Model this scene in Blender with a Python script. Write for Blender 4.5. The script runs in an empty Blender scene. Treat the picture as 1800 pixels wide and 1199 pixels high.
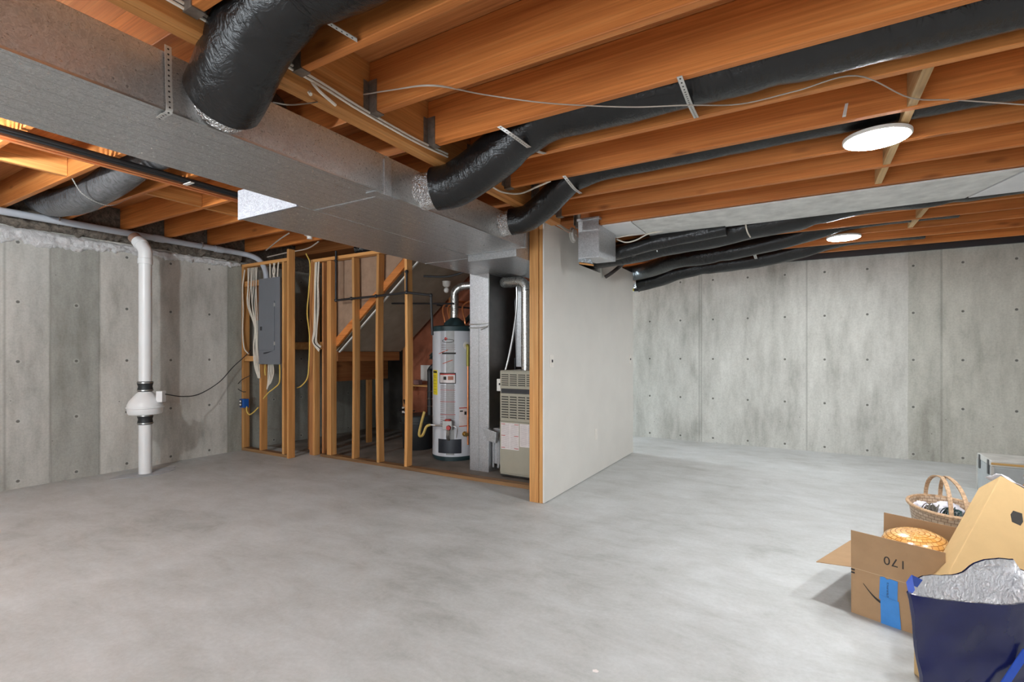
import bpy, bmesh, math, random
from mathutils import Vector, Matrix
S = bpy.context.scene
C = S.collection
R = math.radians
random.seed(7)

# ------------------------------------------------------------------ camera
cam_d = bpy.data.cameras.new('camera')
cam = bpy.data.objects.new('camera', cam_d)
C.objects.link(cam)
cam.location = (0, 0, 1.3)
cam.rotation_euler = (R(90), 0, R(30.47))
cam_d.sensor_width = 36
cam_d.lens = 36 * 873.5 / 1800
cam_d.shift_y = 22.4 / 1800
cam_d.clip_start = 0.05
S.camera = cam

# ------------------------------------------------------------------ world, exposure
w = bpy.data.worlds.new('world')
S.world = w
w.use_nodes = True
w.node_tree.nodes['Background'].inputs[0].default_value = (0.75, 0.85, 1.0, 1)
w.node_tree.nodes['Background'].inputs[1].default_value = 0.6
S.view_settings.view_transform = 'Standard'
S.view_settings.look = 'None'
S.view_settings.gamma = 1
S.view_settings.use_curve_mapping = False
S.view_settings.exposure = 1.42

# strength of the round ceiling lamps; daylight by the passage window, added fill behind the camera
LED = 85.0
BULB = 580.0
LED_SPOTS = [  # x, y, z, strength factor, label
    (0.325, 3.20, 2.425, 1.0, 'bright round white ceiling light under the joists, nearest in view'),
    (0.345, 6.08, 2.485, 1.0, 'thin bright round ceiling light near the far concrete wall'),
    (1.55, 3.25, 2.425, 0.7, 'round white ceiling light above the cardboard boxes'),
    (0.35, 0.05, 2.425, 1.0, 'round white ceiling light straight above the middle of the floor'),
    (-2.2, -1.9, 2.35, 1.0, 'round white ceiling light under the rear end of the metal duct'),
    (2.6, 0.2, 2.425, 0.5, 'round white ceiling light towards the right wall'),
]
def area_light(name, loc, rot, sx, sy, watt, col):
    l = bpy.data.lights.new(name, 'AREA')
    l.shape = 'RECTANGLE'; l.size = sx; l.size_y = sy; l.energy = watt; l.color = col
    o = bpy.data.objects.new(name, l); C.objects.link(o)
    o.location = loc; o.rotation_euler = rot
    return o
# unseen fill light added behind the camera; daylight by the small passage window
area_light('added_rear_fill', (-1.6, -3.3, 1.15), (R(90), 0, 0), 3.4, 2.0, 58, (0.90, 0.96, 1.0))
area_light('daylight_passage_window', (-6.6, 7.1, 1.55), (R(90), 0, R(-90)), 0.9, 0.9, 100, (0.72, 0.88, 1.0))

# ------------------------------------------------------------------ materials
def nmat(name):
    m = bpy.data.materials.new(name); m.use_nodes = True
    n = m.node_tree; b = n.nodes['Principled BSDF']
    return m, n, b
def N(n, t, **k):
    x = n.nodes.new(t)
    for a, v in k.items():
        if hasattr(x, a): setattr(x, a, v)
    return x
def ramp(n, stops, interp='LINEAR'):
    r = n.nodes.new('ShaderNodeValToRGB'); cr = r.color_ramp; cr.interpolation = interp
    while len(cr.elements) < len(stops): cr.elements.new(0.5)
    for e, (p, c) in zip(cr.elements, stops):
        e.position = p; e.color = (c[0], c[1], c[2], 1) if len(c) == 3 else c
    return r
def noise(n, vec, scale, detail=4, rough=0.55, dist=0.0):
    x = n.nodes.new('ShaderNodeTexNoise'); x.inputs['Scale'].default_value = scale
    x.inputs['Detail'].default_value = detail; x.inputs['Roughness'].default_value = rough
    x.inputs['Distortion'].default_value = dist
    if vec is not None: n.links.new(vec, x.inputs['Vector'])
    return x
def mapping(n, src, scale=(1, 1, 1), loc=(0, 0, 0)):
    x = n.nodes.new('ShaderNodeMapping'); x.inputs['Scale'].default_value = scale; x.inputs['Location'].default_value = loc
    n.links.new(src, x.inputs['Vector']); return x.outputs[0]
def math_(n, op, a, b=None, c=None):
    x = n.nodes.new('ShaderNodeMath'); x.operation = op
    for i, v in enumerate((a, b, c)):
        if v is None: continue
        if isinstance(v, (int, float)): x.inputs[i].default_value = v
        else: n.links.new(v, x.inputs[i])
    return x.outputs[0]
def mixc(n, fac, a, b, mode='MIX'):
    x = n.nodes.new('ShaderNodeMix'); x.data_type = 'RGBA'; x.blend_type = mode
    for i, v in ((0, fac), (6, a), (7, b)):
        if isinstance(v, (int, float)): x.inputs[i].default_value = v
        elif isinstance(v, tuple): x.inputs[i].default_value = (v[0], v[1], v[2], 1)
        else: n.links.new(v, x.inputs[i])
    return x.outputs[2]
def bump(n, b, h, strength=0.3, dist=0.01):
    x = n.nodes.new('ShaderNodeBump'); x.inputs['Strength'].default_value = strength
    x.inputs['Distance'].default_value = dist
    n.links.new(h, x.inputs['Height']); n.links.new(x.outputs[0], b.inputs['Normal'])
def coords(n, kind='Object'):
    return n.nodes.new('ShaderNodeTexCoord').outputs[kind]

def plain(name, col, rough=0.6, metal=0.0, var=0.06, scale=30, spec=0.5, bmp=0.0):
    m, n, b = nmat(name)
    v = coords(n); t = noise(n, v, scale)
    lo = tuple(c * (1 - var) for c in col); hi = tuple(min(1, c * (1 + var)) for c in col)
    r = ramp(n, [(0.3, lo), (0.7, hi)]); n.links.new(t.outputs[0], r.inputs[0])
    n.links.new(r.outputs[0], b.inputs['Base Color'])
    b.inputs['Roughness'].default_value = rough; b.inputs['Metallic'].default_value = metal
    b.inputs['Specular IOR Level'].default_value = spec
    if bmp: bump(n, b, t.outputs[0], bmp, 0.005)
    return m

def wood(name, axis, a, bcol, dark, rough=0.55, knots=True):
    """lumber whose grain runs along one axis of its object space"""
    m, n, b = nmat(name)
    v = coords(n)
    oi = n.nodes.new('ShaderNodeObjectInfo')
    off = n.nodes.new('ShaderNodeCombineXYZ')
    rr = math_(n, 'MULTIPLY', oi.outputs['Random'], 13.0)
    for i in range(3): n.links.new(rr, off.inputs[i])
    add = n.nodes.new('ShaderNodeVectorMath'); add.operation = 'ADD'
    n.links.new(v, add.inputs[0]); n.links.new(off.outputs[0], add.inputs[1])
    sc = [14, 14, 14]; sc[axis] = 0.55
    fine = [110, 110, 110]; fine[axis] = 2.0
    g1 = noise(n, mapping(n, add.outputs[0], tuple(sc)), 1.0, 5, 0.6, 1.2)
    g2 = noise(n, mapping(n, add.outputs[0], tuple(fine)), 1.0, 3, 0.6)
    r1 = ramp(n, [(0.25, dark), (0.5, a), (0.75, bcol)]); n.links.new(g1.outputs[0], r1.inputs[0])
    r2 = ramp(n, [(0.3, (0.72, 0.68, 0.64)), (0.65, (1.06, 1.04, 1.02))]); n.links.new(g2.outputs[0], r2.inputs[0])
    col = mixc(n, 0.8, r1.outputs[0], r2.outputs[0], 'MULTIPLY')
    big = noise(n, add.outputs[0], 0.9, 2); r3 = ramp(n, [(0.3, (0.82, 0.80, 0.78)), (0.7, (1.12, 1.1, 1.08))])
    n.links.new(big.outputs[0], r3.inputs[0]); col = mixc(n, 0.8, col, r3.outputs[0], 'MULTIPLY')
    if knots:
        ks = [9, 9, 9]; ks[axis] = 3.0
        vo = n.nodes.new('ShaderNodeTexVoronoi'); vo.inputs['Scale'].default_value = 1.0
        n.links.new(mapping(n, add.outputs[0], tuple(ks)), vo.inputs['Vector'])
        sep = n.nodes.new('ShaderNodeSeparateColor'); n.links.new(vo.outputs['Color'], sep.inputs[0])
        sel = math_(n, 'GREATER_THAN', sep.outputs[0], 0.58)
        near = n.nodes.new('ShaderNodeMapRange'); near.inputs[1].default_value = 0.06; near.inputs[2].default_value = 0.21
        near.inputs[3].default_value = 0.75; near.inputs[4].default_value = 0.0
        n.links.new(vo.outputs['Distance'], near.inputs[0])
        col = mixc(n, math_(n, 'MULTIPLY', sel, near.outputs[0]), col, tuple(c * 0.45 for c in dark))
    br = math_(n, 'MULTIPLY_ADD', oi.outputs['Random'], 0.30, 0.86)
    hs = n.nodes.new('ShaderNodeHueSaturation'); n.links.new(br, hs.inputs['Value']); n.links.new(col, hs.inputs['Color'])
    n.links.new(hs.outputs[0], b.inputs['Base Color'])
    b.inputs['Roughness'].default_value = rough; b.inputs['Specular IOR Level'].default_value = 0.3
    bump(n, b, g2.outputs[0], 0.12, 0.002)
    return m
JA, JB, JD = (0.58, 0.205, 0.052), (0.68, 0.285, 0.085), (0.40, 0.122, 0.028)
WX = wood('joist_wood', 0, JA, JB, JD)
WY = wood('beam_wood', 1, (0.66, 0.30, 0.092), (0.76, 0.40, 0.145), (0.50, 0.195, 0.052))
SA, SB, SD = (0.66, 0.34, 0.12), (0.76, 0.47, 0.20), (0.52, 0.23, 0.07)
WZ = wood('stud_wood', 2, SA, SB, SD)
WZR = wood('red_stud_wood', 2, (0.50, 0.23, 0.09), (0.60, 0.31, 0.13), (0.36, 0.14, 0.05))
WPX = wood('plate_wood', 0, SA, SB, SD); WORN = wood('worn_plate_wood', 0, (0.30, 0.17, 0.08), (0.46, 0.27, 0.12), (0.10, 0.06, 0.035))
WPY = wood('block_wood', 1, SA, SB, SD)
WXP = wood('pale_block_wood', 1, (0.62, 0.42, 0.2), (0.7, 0.5, 0.27), (0.5, 0.3, 0.13))
PLY = wood('subfloor_plywood', 0, (0.50, 0.20, 0.065), (0.6, 0.28, 0.10), (0.36, 0.12, 0.035), 0.7)
PLYP = wood('pale_plywood', 0, (0.66, 0.42, 0.16), (0.72, 0.5, 0.22), (0.5, 0.28, 0.09), 0.6)

def concrete_wall(name, axis, off, seams, bands, ties_off, tone=1.0):
    """poured concrete wall: board-form panels, seams, tie holes, blotches. axis = horizontal object axis"""
    m, n, b = nmat(name)
    v = coords(n); sep = n.nodes.new('ShaderNodeSeparateXYZ'); n.links.new(v, sep.inputs[0])
    h = sep.outputs[axis]; z = sep.outputs[2]
    big = noise(n, mapping(n, v, (1.1, 1.1, 0.5)), 1.5, 5, 0.6, 0.4)
    med = noise(n, mapping(n, v, (9, 9, 2.2)), 1.0, 6, 0.65)
    fin = noise(n, v, 60, 3, 0.6)
    c1, c2, c3 = [tuple(x * tone for x in c) for c in ((0.27, 0.265, 0.235), (0.475, 0.47, 0.435), (0.63, 0.625, 0.585))]
    r = ramp(n, [(0.28, c1), (0.5, c2), (0.74, c3)])
    mixf = math_(n, 'ADD', math_(n, 'MULTIPLY', big.outputs[0], 0.5), math_(n, 'MULTIPLY', med.outputs[0], 0.5))
    n.links.new(mixf, r.inputs[0])
    rf = ramp(n, [(0.3, (0.9, 0.9, 0.9)), (0.6, (1.03, 1.03, 1.03))]); n.links.new(fin.outputs[0], rf.inputs[0])
    col = mixc(n, 1.0, r.outputs[0], rf.outputs[0], 'MULTIPLY')
    # panels of different tone (wobbling edge)
    wob = math_(n, 'MULTIPLY_ADD', med.outputs[0], 0.05, -0.025)
    hn = math_(n, 'ADD', h, wob)
    for lo, hi, fac in bands:
        a = math_(n, 'MULTIPLY', math_(n, 'GREATER_THAN', hn, lo), math_(n, 'LESS_THAN', hn, hi))
        col = mixc(n, a, col, mixc(n, 1.0, col, fac, 'MULTIPLY'))
    for s in seams:
        d = math_(n, 'ABSOLUTE', math_(n, 'SUBTRACT', h, s))
        mr = n.nodes.new('ShaderNodeMapRange'); mr.inputs[1].default_value = 0.003; mr.inputs[2].default_value = 0.016
        mr.inputs[3].default_value = 0.42; mr.inputs[4].default_value = 0.0; n.links.new(d, mr.inputs[0])
        col = mixc(n, mr.outputs[0], col, (0.20, 0.195, 0.17))
    # tie holes on a grid
    def cell(c, o, p):
        f = math_(n, 'FRACT', math_(n, 'DIVIDE', math_(n, 'ADD', c, 100 * p - o + p / 2), p))
        return math_(n, 'MULTIPLY', math_(n, 'SUBTRACT', f, 0.5), p)
    dx = cell(h, ties_off[0], ties_off[1]); dz = cell(z, 0.07, 0.577)
    rad = math_(n, 'SQRT', math_(n, 'ADD', math_(n, 'MULTIPLY', dx, dx), math_(n, 'MULTIPLY', dz, dz)))
    mr = n.nodes.new('ShaderNodeMapRange'); mr.inputs[1].default_value = 0.011; mr.inputs[2].default_value = 0.017
    mr.inputs[3].default_value = 1.0; mr.inputs[4].default_value = 0.0; n.links.new(rad, mr.inputs[0])
    hole = mr.outputs[0]
    ring = n.nodes.new('ShaderNodeMapRange'); ring.inputs[1].default_value = 0.017; ring.inputs[2].default_value = 0.03
    ring.inputs[3].default_value = 0.35; ring.inputs[4].default_value = 0.0; n.links.new(rad, ring.inputs[0])
    col = mixc(n, ring.outputs[0], col, (0.62, 0.61, 0.57))
    col = mixc(n, hole, col, (0.16, 0.155, 0.14))
    # bug holes
    vo = n.nodes.new('ShaderNodeTexVoronoi'); vo.inputs['Scale'].default_value = 9; n.links.new(v, vo.inputs['Vector'])
    sc = n.nodes.new('ShaderNodeSeparateColor'); n.links.new(vo.outputs['Color'], sc.inputs[0])
    low = n.nodes.new('ShaderNodeMapRange'); low.inputs[1].default_value = 0.1; low.inputs[2].default_value = 1.6
    low.inputs[3].default_value = 0.55; low.inputs[4].default_value = 0.9; n.links.new(z, low.inputs[0])
    bug = math_(n, 'MULTIPLY', math_(n, 'GREATER_THAN', sc.outputs[1], low.outputs[0]), math_(n, 'LESS_THAN', vo.outputs['Distance'], 0.055))
    col = mixc(n, math_(n, 'MULTIPLY', bug, 0.7), col, (0.12, 0.115, 0.10))
    n.links.new(col, b.inputs['Base Color'])
    b.inputs['Roughness'].default_value = 0.85; b.inputs['Specular IOR Level'].default_value = 0.2
    hh = math_(n, 'SUBTRACT', math_(n, 'MULTIPLY', fin.outputs[0], 0.15), math_(n, 'ADD', hole, bug))
    bump(n, b, hh, 0.5, 0.008)
    return m
CW_LEFT = concrete_wall('left_concrete', 1, 0, (1.622, 1.952, 2.359, 3.737),
                        ((1.952, 2.359, (0.74, 0.745, 0.73)), (2.359, 3.737, (1.16, 1.14, 1.13)), (3.737, 9.0, (0.72, 0.72, 0.68))), (1.715, 0.4475), 0.95)
CW_FAR = concrete_wall('far_concrete', 0, 0, (-1.34, -1.31, 0.027, 1.416),
                       ((1.10, 1.416, (0.83, 0.825, 0.79)), (1.416, 6.0, (0.92, 0.91, 0.87))), (-0.23, 0.46), 1.12)
CW_ETC = concrete_wall('other_concrete', 0, 0, (0.0, 1.2, 2.4), (), (0.0, 0.46))

def floor_mat():
    m, n, b = nmat('polished_concrete_floor')
    v = coords(n)
    big = noise(n, mapping(n, v, (1, 1, 1)), 0.6, 7, 0.66, 0.3)
    med = noise(n, mapping(n, v, (1.5, 3.0, 1)), 1.6, 9, 0.74, 0.35)
    fin = noise(n, v, 45, 4, 0.7)
    f = math_(n, 'ADD', math_(n, 'MULTIPLY', big.outputs[0], 0.5), math_(n, 'MULTIPLY', med.outputs[0], 0.5))
    r = ramp(n, [(0.34, (0.315, 0.318, 0.30)), (0.47, (0.445, 0.455, 0.445)), (0.60, (0.54, 0.555, 0.555))]); n.links.new(f, r.inputs[0])
    rf = ramp(n, [(0.3, (0.93, 0.93, 0.93)), (0.65, (1.03, 1.03, 1.03))]); n.links.new(fin.outputs[0], rf.inputs[0])
    col = mixc(n, 1.0, r.outputs[0], rf.outputs[0], 'MULTIPLY')
    vo = n.nodes.new('ShaderNodeTexVoronoi'); vo.inputs['Scale'].default_value = 2.2; n.links.new(v, vo.inputs['Vector'])
    sc = n.nodes.new('ShaderNodeSeparateColor'); n.links.new(vo.outputs['Color'], sc.inputs[0])
    sp = math_(n, 'MULTIPLY', math_(n, 'GREATER_THAN', sc.outputs[2], 0.7), math_(n, 'LESS_THAN', vo.outputs['Distance'], 0.018))
    col = mixc(n, sp, col, (0.14, 0.12, 0.10))
    n.links.new(col, b.inputs['Base Color'])
    rr = n.nodes.new('ShaderNodeMapRange'); rr.inputs[3].default_value = 0.42; rr.inputs[4].default_value = 0.66
    n.links.new(med.outputs[0], rr.inputs[0]); n.links.new(rr.outputs[0], b.inputs['Roughness'])
    b.inputs['Specular IOR Level'].default_value = 0.35
    bump(n, b, fin.outputs[0], 0.05, 0.003)
    return m
FLOOR = floor_mat()

def galv(name, base=(0.50, 0.51, 0.52), rough=0.36, spangle=True, lines=None, dark=0.8, metal=0.9):
    m, n, b = nmat(name); v = coords(n)
    vo = n.nodes.new('ShaderNodeTexVoronoi'); vo.inputs['Scale'].default_value = 190
    dist = noise(n, v, 14, 3); dm = mixc(n, 0.12, v, dist.outputs['Color'])
    n.links.new(dm, vo.inputs['Vector'])
    sc = n.nodes.new('ShaderNodeSeparateColor'); n.links.new(vo.outputs['Color'], sc.inputs[0])
    r = ramp(n, [(0.0, tuple(x * dark for x in base)), (1.0, tuple(min(1, x * 1.2) for x in base))])
    n.links.new(sc.outputs[0] if spangle else noise(n, v, 5).outputs[0], r.inputs[0])
    n.links.new(r.outputs[0], b.inputs['Base Color'])
    b.inputs['Metallic'].default_value = metal
    mr = n.nodes.new('ShaderNodeMapRange'); mr.inputs[3].default_value = rough - 0.06; mr.inputs[4].default_value = rough + 0.1
    n.links.new(sc.outputs[1], mr.inputs[0]); n.links.new(mr.outputs[0], b.inputs['Roughness'])
    h = noise(n, v, 3.0, 3).outputs[0]
    if lines is not None:   # shallow stiffening beads running along the duct
        sep = n.nodes.new('ShaderNodeSeparateXYZ'); n.links.new(v, sep.inputs[0])
        fr = math_(n, 'FRACT', math_(n, 'DIVIDE', math_(n, 'ADD', sep.outputs[lines[0]], 50.0), lines[1]))
        bead = math_(n, 'LESS_THAN', math_(n, 'ABSOLUTE', math_(n, 'SUBTRACT', fr, 0.5)), 0.045)
        n.links.new(mixc(n, math_(n, 'MULTIPLY', bead, 0.3), r.outputs[0], (0.2, 0.2, 0.2)), b.inputs['Base Color'])
        h = math_(n, 'ADD', h, math_(n, 'MULTIPLY', bead, 0.6))
    bump(n, b, h, 0.25, 0.01)
    return m
GALV = galv('galvanised_steel', (0.5, 0.51, 0.52), 0.4, metal=0.75)
GALV_D = galv('galvanised_trunk_bottom', (0.50, 0.50, 0.495), 0.33, lines=(0, 0.085), metal=0.72)
GALV_L = galv('light_galvanised', (0.58, 0.59, 0.61), 0.42, metal=0.8)
GALV_P = galv('galvanised_pipe', (0.62, 0.62, 0.6), 0.28, False)

def poly_film(name='black_duct_film', c0=0.008):
    m, n, b = nmat(name)
    v = coords(n)
    w1 = noise(n, mapping(n, v, (34, 7, 7)), 1.0, 4, 0.6, 1.4)
    w2 = noise(n, mapping(n, v, (12, 12, 12)), 1.0, 4, 0.6, 2.0)
    r = ramp(n, [(0.3, (c0 * 0.7, c0 * 0.7, c0 * 0.72)), (0.7, (c0 * 1.3, c0 * 1.3, c0 * 1.35))]); n.links.new(w2.outputs[0], r.inputs[0])
    n.links.new(r.outputs[0], b.inputs['Base Color'])
    b.inputs['Roughness'].default_value = 0.24
    b.inputs['Specular IOR Level'].default_value = 0.5
    h = math_(n, 'ADD', math_(n, 'MULTIPLY', w1.outputs[0], 0.6), math_(n, 'MULTIPLY', w2.outputs[0], 0.6))
    bump(n, b, h, 0.5, 0.016)
    return m
FILM = poly_film(); FILMG = poly_film('dusty_duct_film', 0.09)
def foil(name, col=(0.75, 0.75, 0.75), rough=0.22, scale=38, metal=1.0):
    m, n, b = nmat(name); v = coords(n)
    vo = n.nodes.new('ShaderNodeTexVoronoi'); vo.inputs['Scale'].default_value = scale
    d = noise(n, v, scale * 0.4, 4); n.links.new(mixc(n, 0.3, v, d.outputs['Color']), vo.inputs['Vector'])
    b.inputs['Base Color'].default_value = (*col, 1); b.inputs['Metallic'].default_value = metal
    b.inputs['Roughness'].default_value = rough
    h = math_(n, 'ADD', vo.outputs['Distance'], d.outputs[0]); bump(n, b, h, 0.9, 0.012)
    return m
FOIL = foil('foil_tape')
DRY = plain('white_drywall', (0.70, 0.685, 0.65), 0.75, 0, 0.03, 3, 0.25, 0.02)
DRYB = plain('grey_drywall_back', (0.36, 0.30, 0.23), 0.85, 0, 0.1, 6, 0.2)
DRYP = plain('mudded_ceiling_board', (0.66, 0.66, 0.64), 0.7, 0, 0.16, 9, 0.25, 0.25)
DRYN = plain('clean_ceiling_board', (0.74, 0.74, 0.75), 0.7, 0, 0.03, 9, 0.25)
BROWNP = plain('brown_paper_board', (0.33, 0.22, 0.15), 0.85, 0, 0.12, 12, 0.2)
RED = plain('red_brown_sheathing', (0.32, 0.11, 0.06), 0.8, 0, 0.25, 5, 0.2)
PVC = plain('white_pvc', (0.82, 0.83, 0.83), 0.33, 0, 0.02, 4, 0.5)
PVCG = plain('grey_conduit', (0.46, 0.49, 0.54), 0.45, 0, 0.04, 5, 0.5)
RUB = plain('black_rubber', (0.02, 0.022, 0.024), 0.5)
STEEL = plain('steel', (0.6, 0.6, 0.58), 0.3, 1.0)
STRAP = plain('perforated_strap', (0.62, 0.61, 0.58), 0.4, 0.6, 0.05, 60)
BLACKIRON = plain('black_iron', (0.03, 0.03, 0.032), 0.45, 0.3)
COPPER = plain('copper', (0.80, 0.30, 0.12), 0.28, 0.6, 0.12, 12)
PANELG = plain('panel_grey', (0.165, 0.175, 0.195), 0.45, 0, 0.04, 6)
PANELD = plain('panel_dark', (0.03, 0.03, 0.035), 0.5)
WIREW = plain('white_cable', (0.74, 0.68, 0.58), 0.5)
WIREG = plain('grey_wire', (0.42, 0.36, 0.3), 0.55)
WIREY = plain('yellow_cable', (0.75, 0.52, 0.12), 0.5)
WIREB = plain('black_cord', (0.015, 0.015, 0.016), 0.5)
BLUE = plain('blue_box', (0.01, 0.09, 0.36), 0.45)
HEATW = plain('white_enamel', (0.66, 0.68, 0.72), 0.28, 0, 0.02, 3)
HEATG = plain('grey_enamel', (0.34, 0.34, 0.33), 0.4)
TEAL = plain('dark_teal_plastic', (0.02, 0.045, 0.05), 0.5)
BEIGE = plain('beige_steel', (0.40, 0.37, 0.29), 0.45, 0, 0.04, 6)
BEIGED = plain('dark_slot', (0.035, 0.032, 0.028), 0.7)
YEL = plain('yellow_tag', (0.85, 0.68, 0.03), 0.6)
PAPER = plain('white_label', (0.78, 0.72, 0.70), 0.6)
INK = plain('black_ink', (0.02, 0.018, 0.016), 0.7)
REDP = plain('red_plastic', (0.5, 0.025, 0.015), 0.4)
BRASS = plain('brass', (0.62, 0.42, 0.14), 0.35, 0.9)
CARD = plain('brown_cardboard', (0.37, 0.235, 0.13), 0.8, 0, 0.06, 14, 0.2, 0.03)
CARDL = plain('pale_cardboard', (0.60, 0.41, 0.20), 0.75, 0, 0.04, 14, 0.2, 0.03)
CARDI = plain('cardboard_edge', (0.58, 0.44, 0.28), 0.85, 0, 0.06, 30, 0.2)
TAPE = plain('blue_tape', (0.04, 0.22, 0.58), 0.55, 0, 0.08, 20)
NAVY = plain('navy_film', (0.007, 0.010, 0.058), 0.22, 0, 0.2, 7, 0.6, 0.6)
NAVYB = plain('bright_blue_film', (0.015, 0.07, 0.42), 0.35)
CASEG = plain('grey_trunk_paint', (0.40, 0.42, 0.42), 0.45, 0.3, 0.06, 12)
WICK = plain('wicker', (0.50, 0.33, 0.20), 0.6, 0, 0.35, 70, 0.3, 0.5)
WHITEP = plain('white_plastic', (0.78, 0.75, 0.70), 0.4)
GROUT = plain('grey_grout', (0.40, 0.41, 0.43), 0.8, 0, 0.12, 12, 0.2, 0.1)
DARKR = plain('dark_recess', (0.03, 0.028, 0.026), 0.8)
HOSE = plain('brown_foam_sleeve', (0.055, 0.045, 0.042), 0.8)
GLASSY, _n, _b = nmat('clear_plastic')
_b.inputs['Base Color'].default_value = (0.9, 0.94, 0.98, 1); _b.inputs['Transmission Weight'].default_value = 0.85
_b.inputs['Roughness'].default_value = 0.08; _b.inputs['IOR'].default_value = 1.3
def emis(name, s, col=(0.95, 0.985, 1.0)):
    m, n, b = nmat(name); b.inputs['Emission Color'].default_value = (*col, 1); b.inputs['Emission Strength'].default_value = s
    b.inputs['Base Color'].default_value = (0.9, 0.9, 0.9, 1)
    return m
def weave(name, c1, c2, sx=26, sz=26, rough=0.35):
    m, n, b = nmat(name); v = coords(n)
    t = n.nodes.new('ShaderNodeTexBrick'); t.inputs['Scale'].default_value = 1.0
    t.inputs['Color1'].default_value = (*c1, 1); t.inputs['Color2'].default_value = (*c2, 1)
    t.inputs['Mortar'].default_value = (c1[0] * 0.5, c1[1] * 0.42, c1[2] * 0.4, 1)
    t.inputs['Brick Width'].default_value = 0.034; t.inputs['Row Height'].default_value = 0.021; t.inputs['Mortar Size'].default_value = 0.0032; t.inputs['Mortar Smooth'].default_value = 0.8
    n.links.new(coords(n, 'UV'), t.inputs['Vector']); n.links.new(t.outputs['Color'], b.inputs['Base Color'])
    bump(n, b, t.outputs['Fac'], -0.8, 0.01); b.inputs['Roughness'].default_value = rough
    return m
WEAVE = weave('woven_strips', (0.60, 0.27, 0.055), (0.80, 0.48, 0.19), rough=0.22)
def fluff(name, c1, c2):
    m, n, b = nmat(name); v = coords(n); t = noise(n, v, 22, 8, 0.75, 1.0)
    r = ramp(n, [(0.3, c1), (0.62, c2)]); n.links.new(t.outputs[0], r.inputs[0]); n.links.new(r.outputs[0], b.inputs['Base Color'])
    b.inputs['Roughness'].default_value = 0.95; bump(n, b, t.outputs[0], 1.0, 0.03)
    return m
FOAM = fluff('white_foam', (0.66, 0.65, 0.65), (0.95, 0.95, 0.95))
BATT = fluff('grey_brown_batt', (0.05, 0.045, 0.04), (0.30, 0.25, 0.20))

# ------------------------------------------------------------------ mesh helpers
def BM(): return bmesh.new()
def box(bm, x0, x1, y0, y1, z0, z1, M=None):
    vs = [bm.verts.new((x, y, z)) for z in (z0, z1) for y in (y0, y1) for x in (x0, x1)]
    for f in ((0, 2, 3, 1), (4, 5, 7, 6), (0, 1, 5, 4), (2, 6, 7, 3), (0, 4, 6, 2), (1, 3, 7, 5)):
        bm.faces.new([vs[i] for i in f])
    if M is not None: bmesh.ops.transform(bm, matrix=M, verts=vs)
    return vs
def frames(P):
    T = []
    for i in range(len(P)):
        a = P[max(i - 1, 0)]; b = P[min(i + 1, len(P) - 1)]
        t = (b - a); T.append(t.normalized() if t.length > 1e-9 else Vector((0, 0, 1)))
    up = Vector((0, 0, 1)) if abs(T[0].z) < 0.9 else Vector((1, 0, 0))
    u = (up - T[0] * up.dot(T[0])).normalized(); out = []
    for i, t in enumerate(T):
        if i: u = (u - t * u.dot(t)); u = u.normalized() if u.length > 1e-6 else Vector((1, 0, 0))
        out.append((t, u, t.cross(u)))
    return out
def smooth_path(pts, n=8):
    """Catmull-Rom through the points"""
    P = [Vector(p) for p in pts]
    if len(P) < 3: return [P[0].lerp(P[-1], i / n) for i in range(n + 1)]
    Q = [P[0] * 2 - P[1]] + P + [P[-1] * 2 - P[-2]]; out = []
    for i in range(1, len(Q) - 2):
        a, b, c, d = Q[i - 1:i + 3]
        for k in range(n):
            t = k / n
            out.append(0.5 * ((2 * b) + (c - a) * t + (2 * a - 5 * b + 4 * c - d) * t * t + (3 * b - a - 3 * c + d) * t ** 3))
    out.append(P[-1]); return out
def tube(bm, pts, r, seg=10, cap=True, rf=None, squash=None):
    P = [Vector(p) for p in pts]; F = frames(P); rings = []
    for i, (p, (t, u, v)) in enumerate(zip(P, F)):
        rr = r if rf is None else rf(i / (len(P) - 1)) * r
        ring = []
        for k in range(seg):
            a = 2 * math.pi * k / seg
            q = rr if rf is None or squash is None else rr * squash(i / (len(P) - 1), a)
            ring.append(bm.verts.new(p + (u * math.cos(a) + v * math.sin(a)) * q))
        rings.append(ring)
    for A, B in zip(rings, rings[1:]):
        for k in range(seg): bm.faces.new((A[k], A[(k + 1) % seg], B[(k + 1) % seg], B[k]))
    if cap: bm.faces.new(rings[0][::-1]); bm.faces.new(rings[-1])
    return rings
def cable(bm, pts, r, n=7, seg=6): tube(bm, smooth_path(pts, n), r, seg)
def lathe(bm, prof, cx, cy, cz=0, seg=32, axis='Z', closed=True):
    rings = []
    for r, h in prof:
        ring = []
        for k in range(seg):
            a = 2 * math.pi * k / seg; x, y = r * math.cos(a), r * math.sin(a)
            p = {'Z': (cx + x, cy + y, cz + h), 'X': (cx + h, cy + x, cz + y), 'Y': (cx + x, cy + h, cz + y)}[axis]
            ring.append(bm.verts.new(p))
        rings.append(ring)
    for A, B in zip(rings, rings[1:]):
        for k in range(seg): bm.faces.new((A[k], A[(k + 1) % seg], B[(k + 1) % seg], B[k]))
    if closed: bm.faces.new(rings[0][::-1]); bm.faces.new(rings[-1])
def prism(bm, poly, o, ux, uy, depth):
    """polygon in the plane (o, ux, uy), extruded along ux x uy"""
    o, ux, uy = Vector(o), Vector(ux).normalized(), Vector(uy).normalized(); nz = ux.cross(uy)
    A = [bm.verts.new(o + ux * a + uy * b) for a, b in poly]; B = [bm.verts.new(o + ux * a + uy * b + nz * depth) for a, b in poly]
    k = len(poly); bm.faces.new(A[::-1]); bm.faces.new(B)
    for i in range(k): bm.faces.new((A[i], A[(i + 1) % k], B[(i + 1) % k], B[i]))
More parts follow.
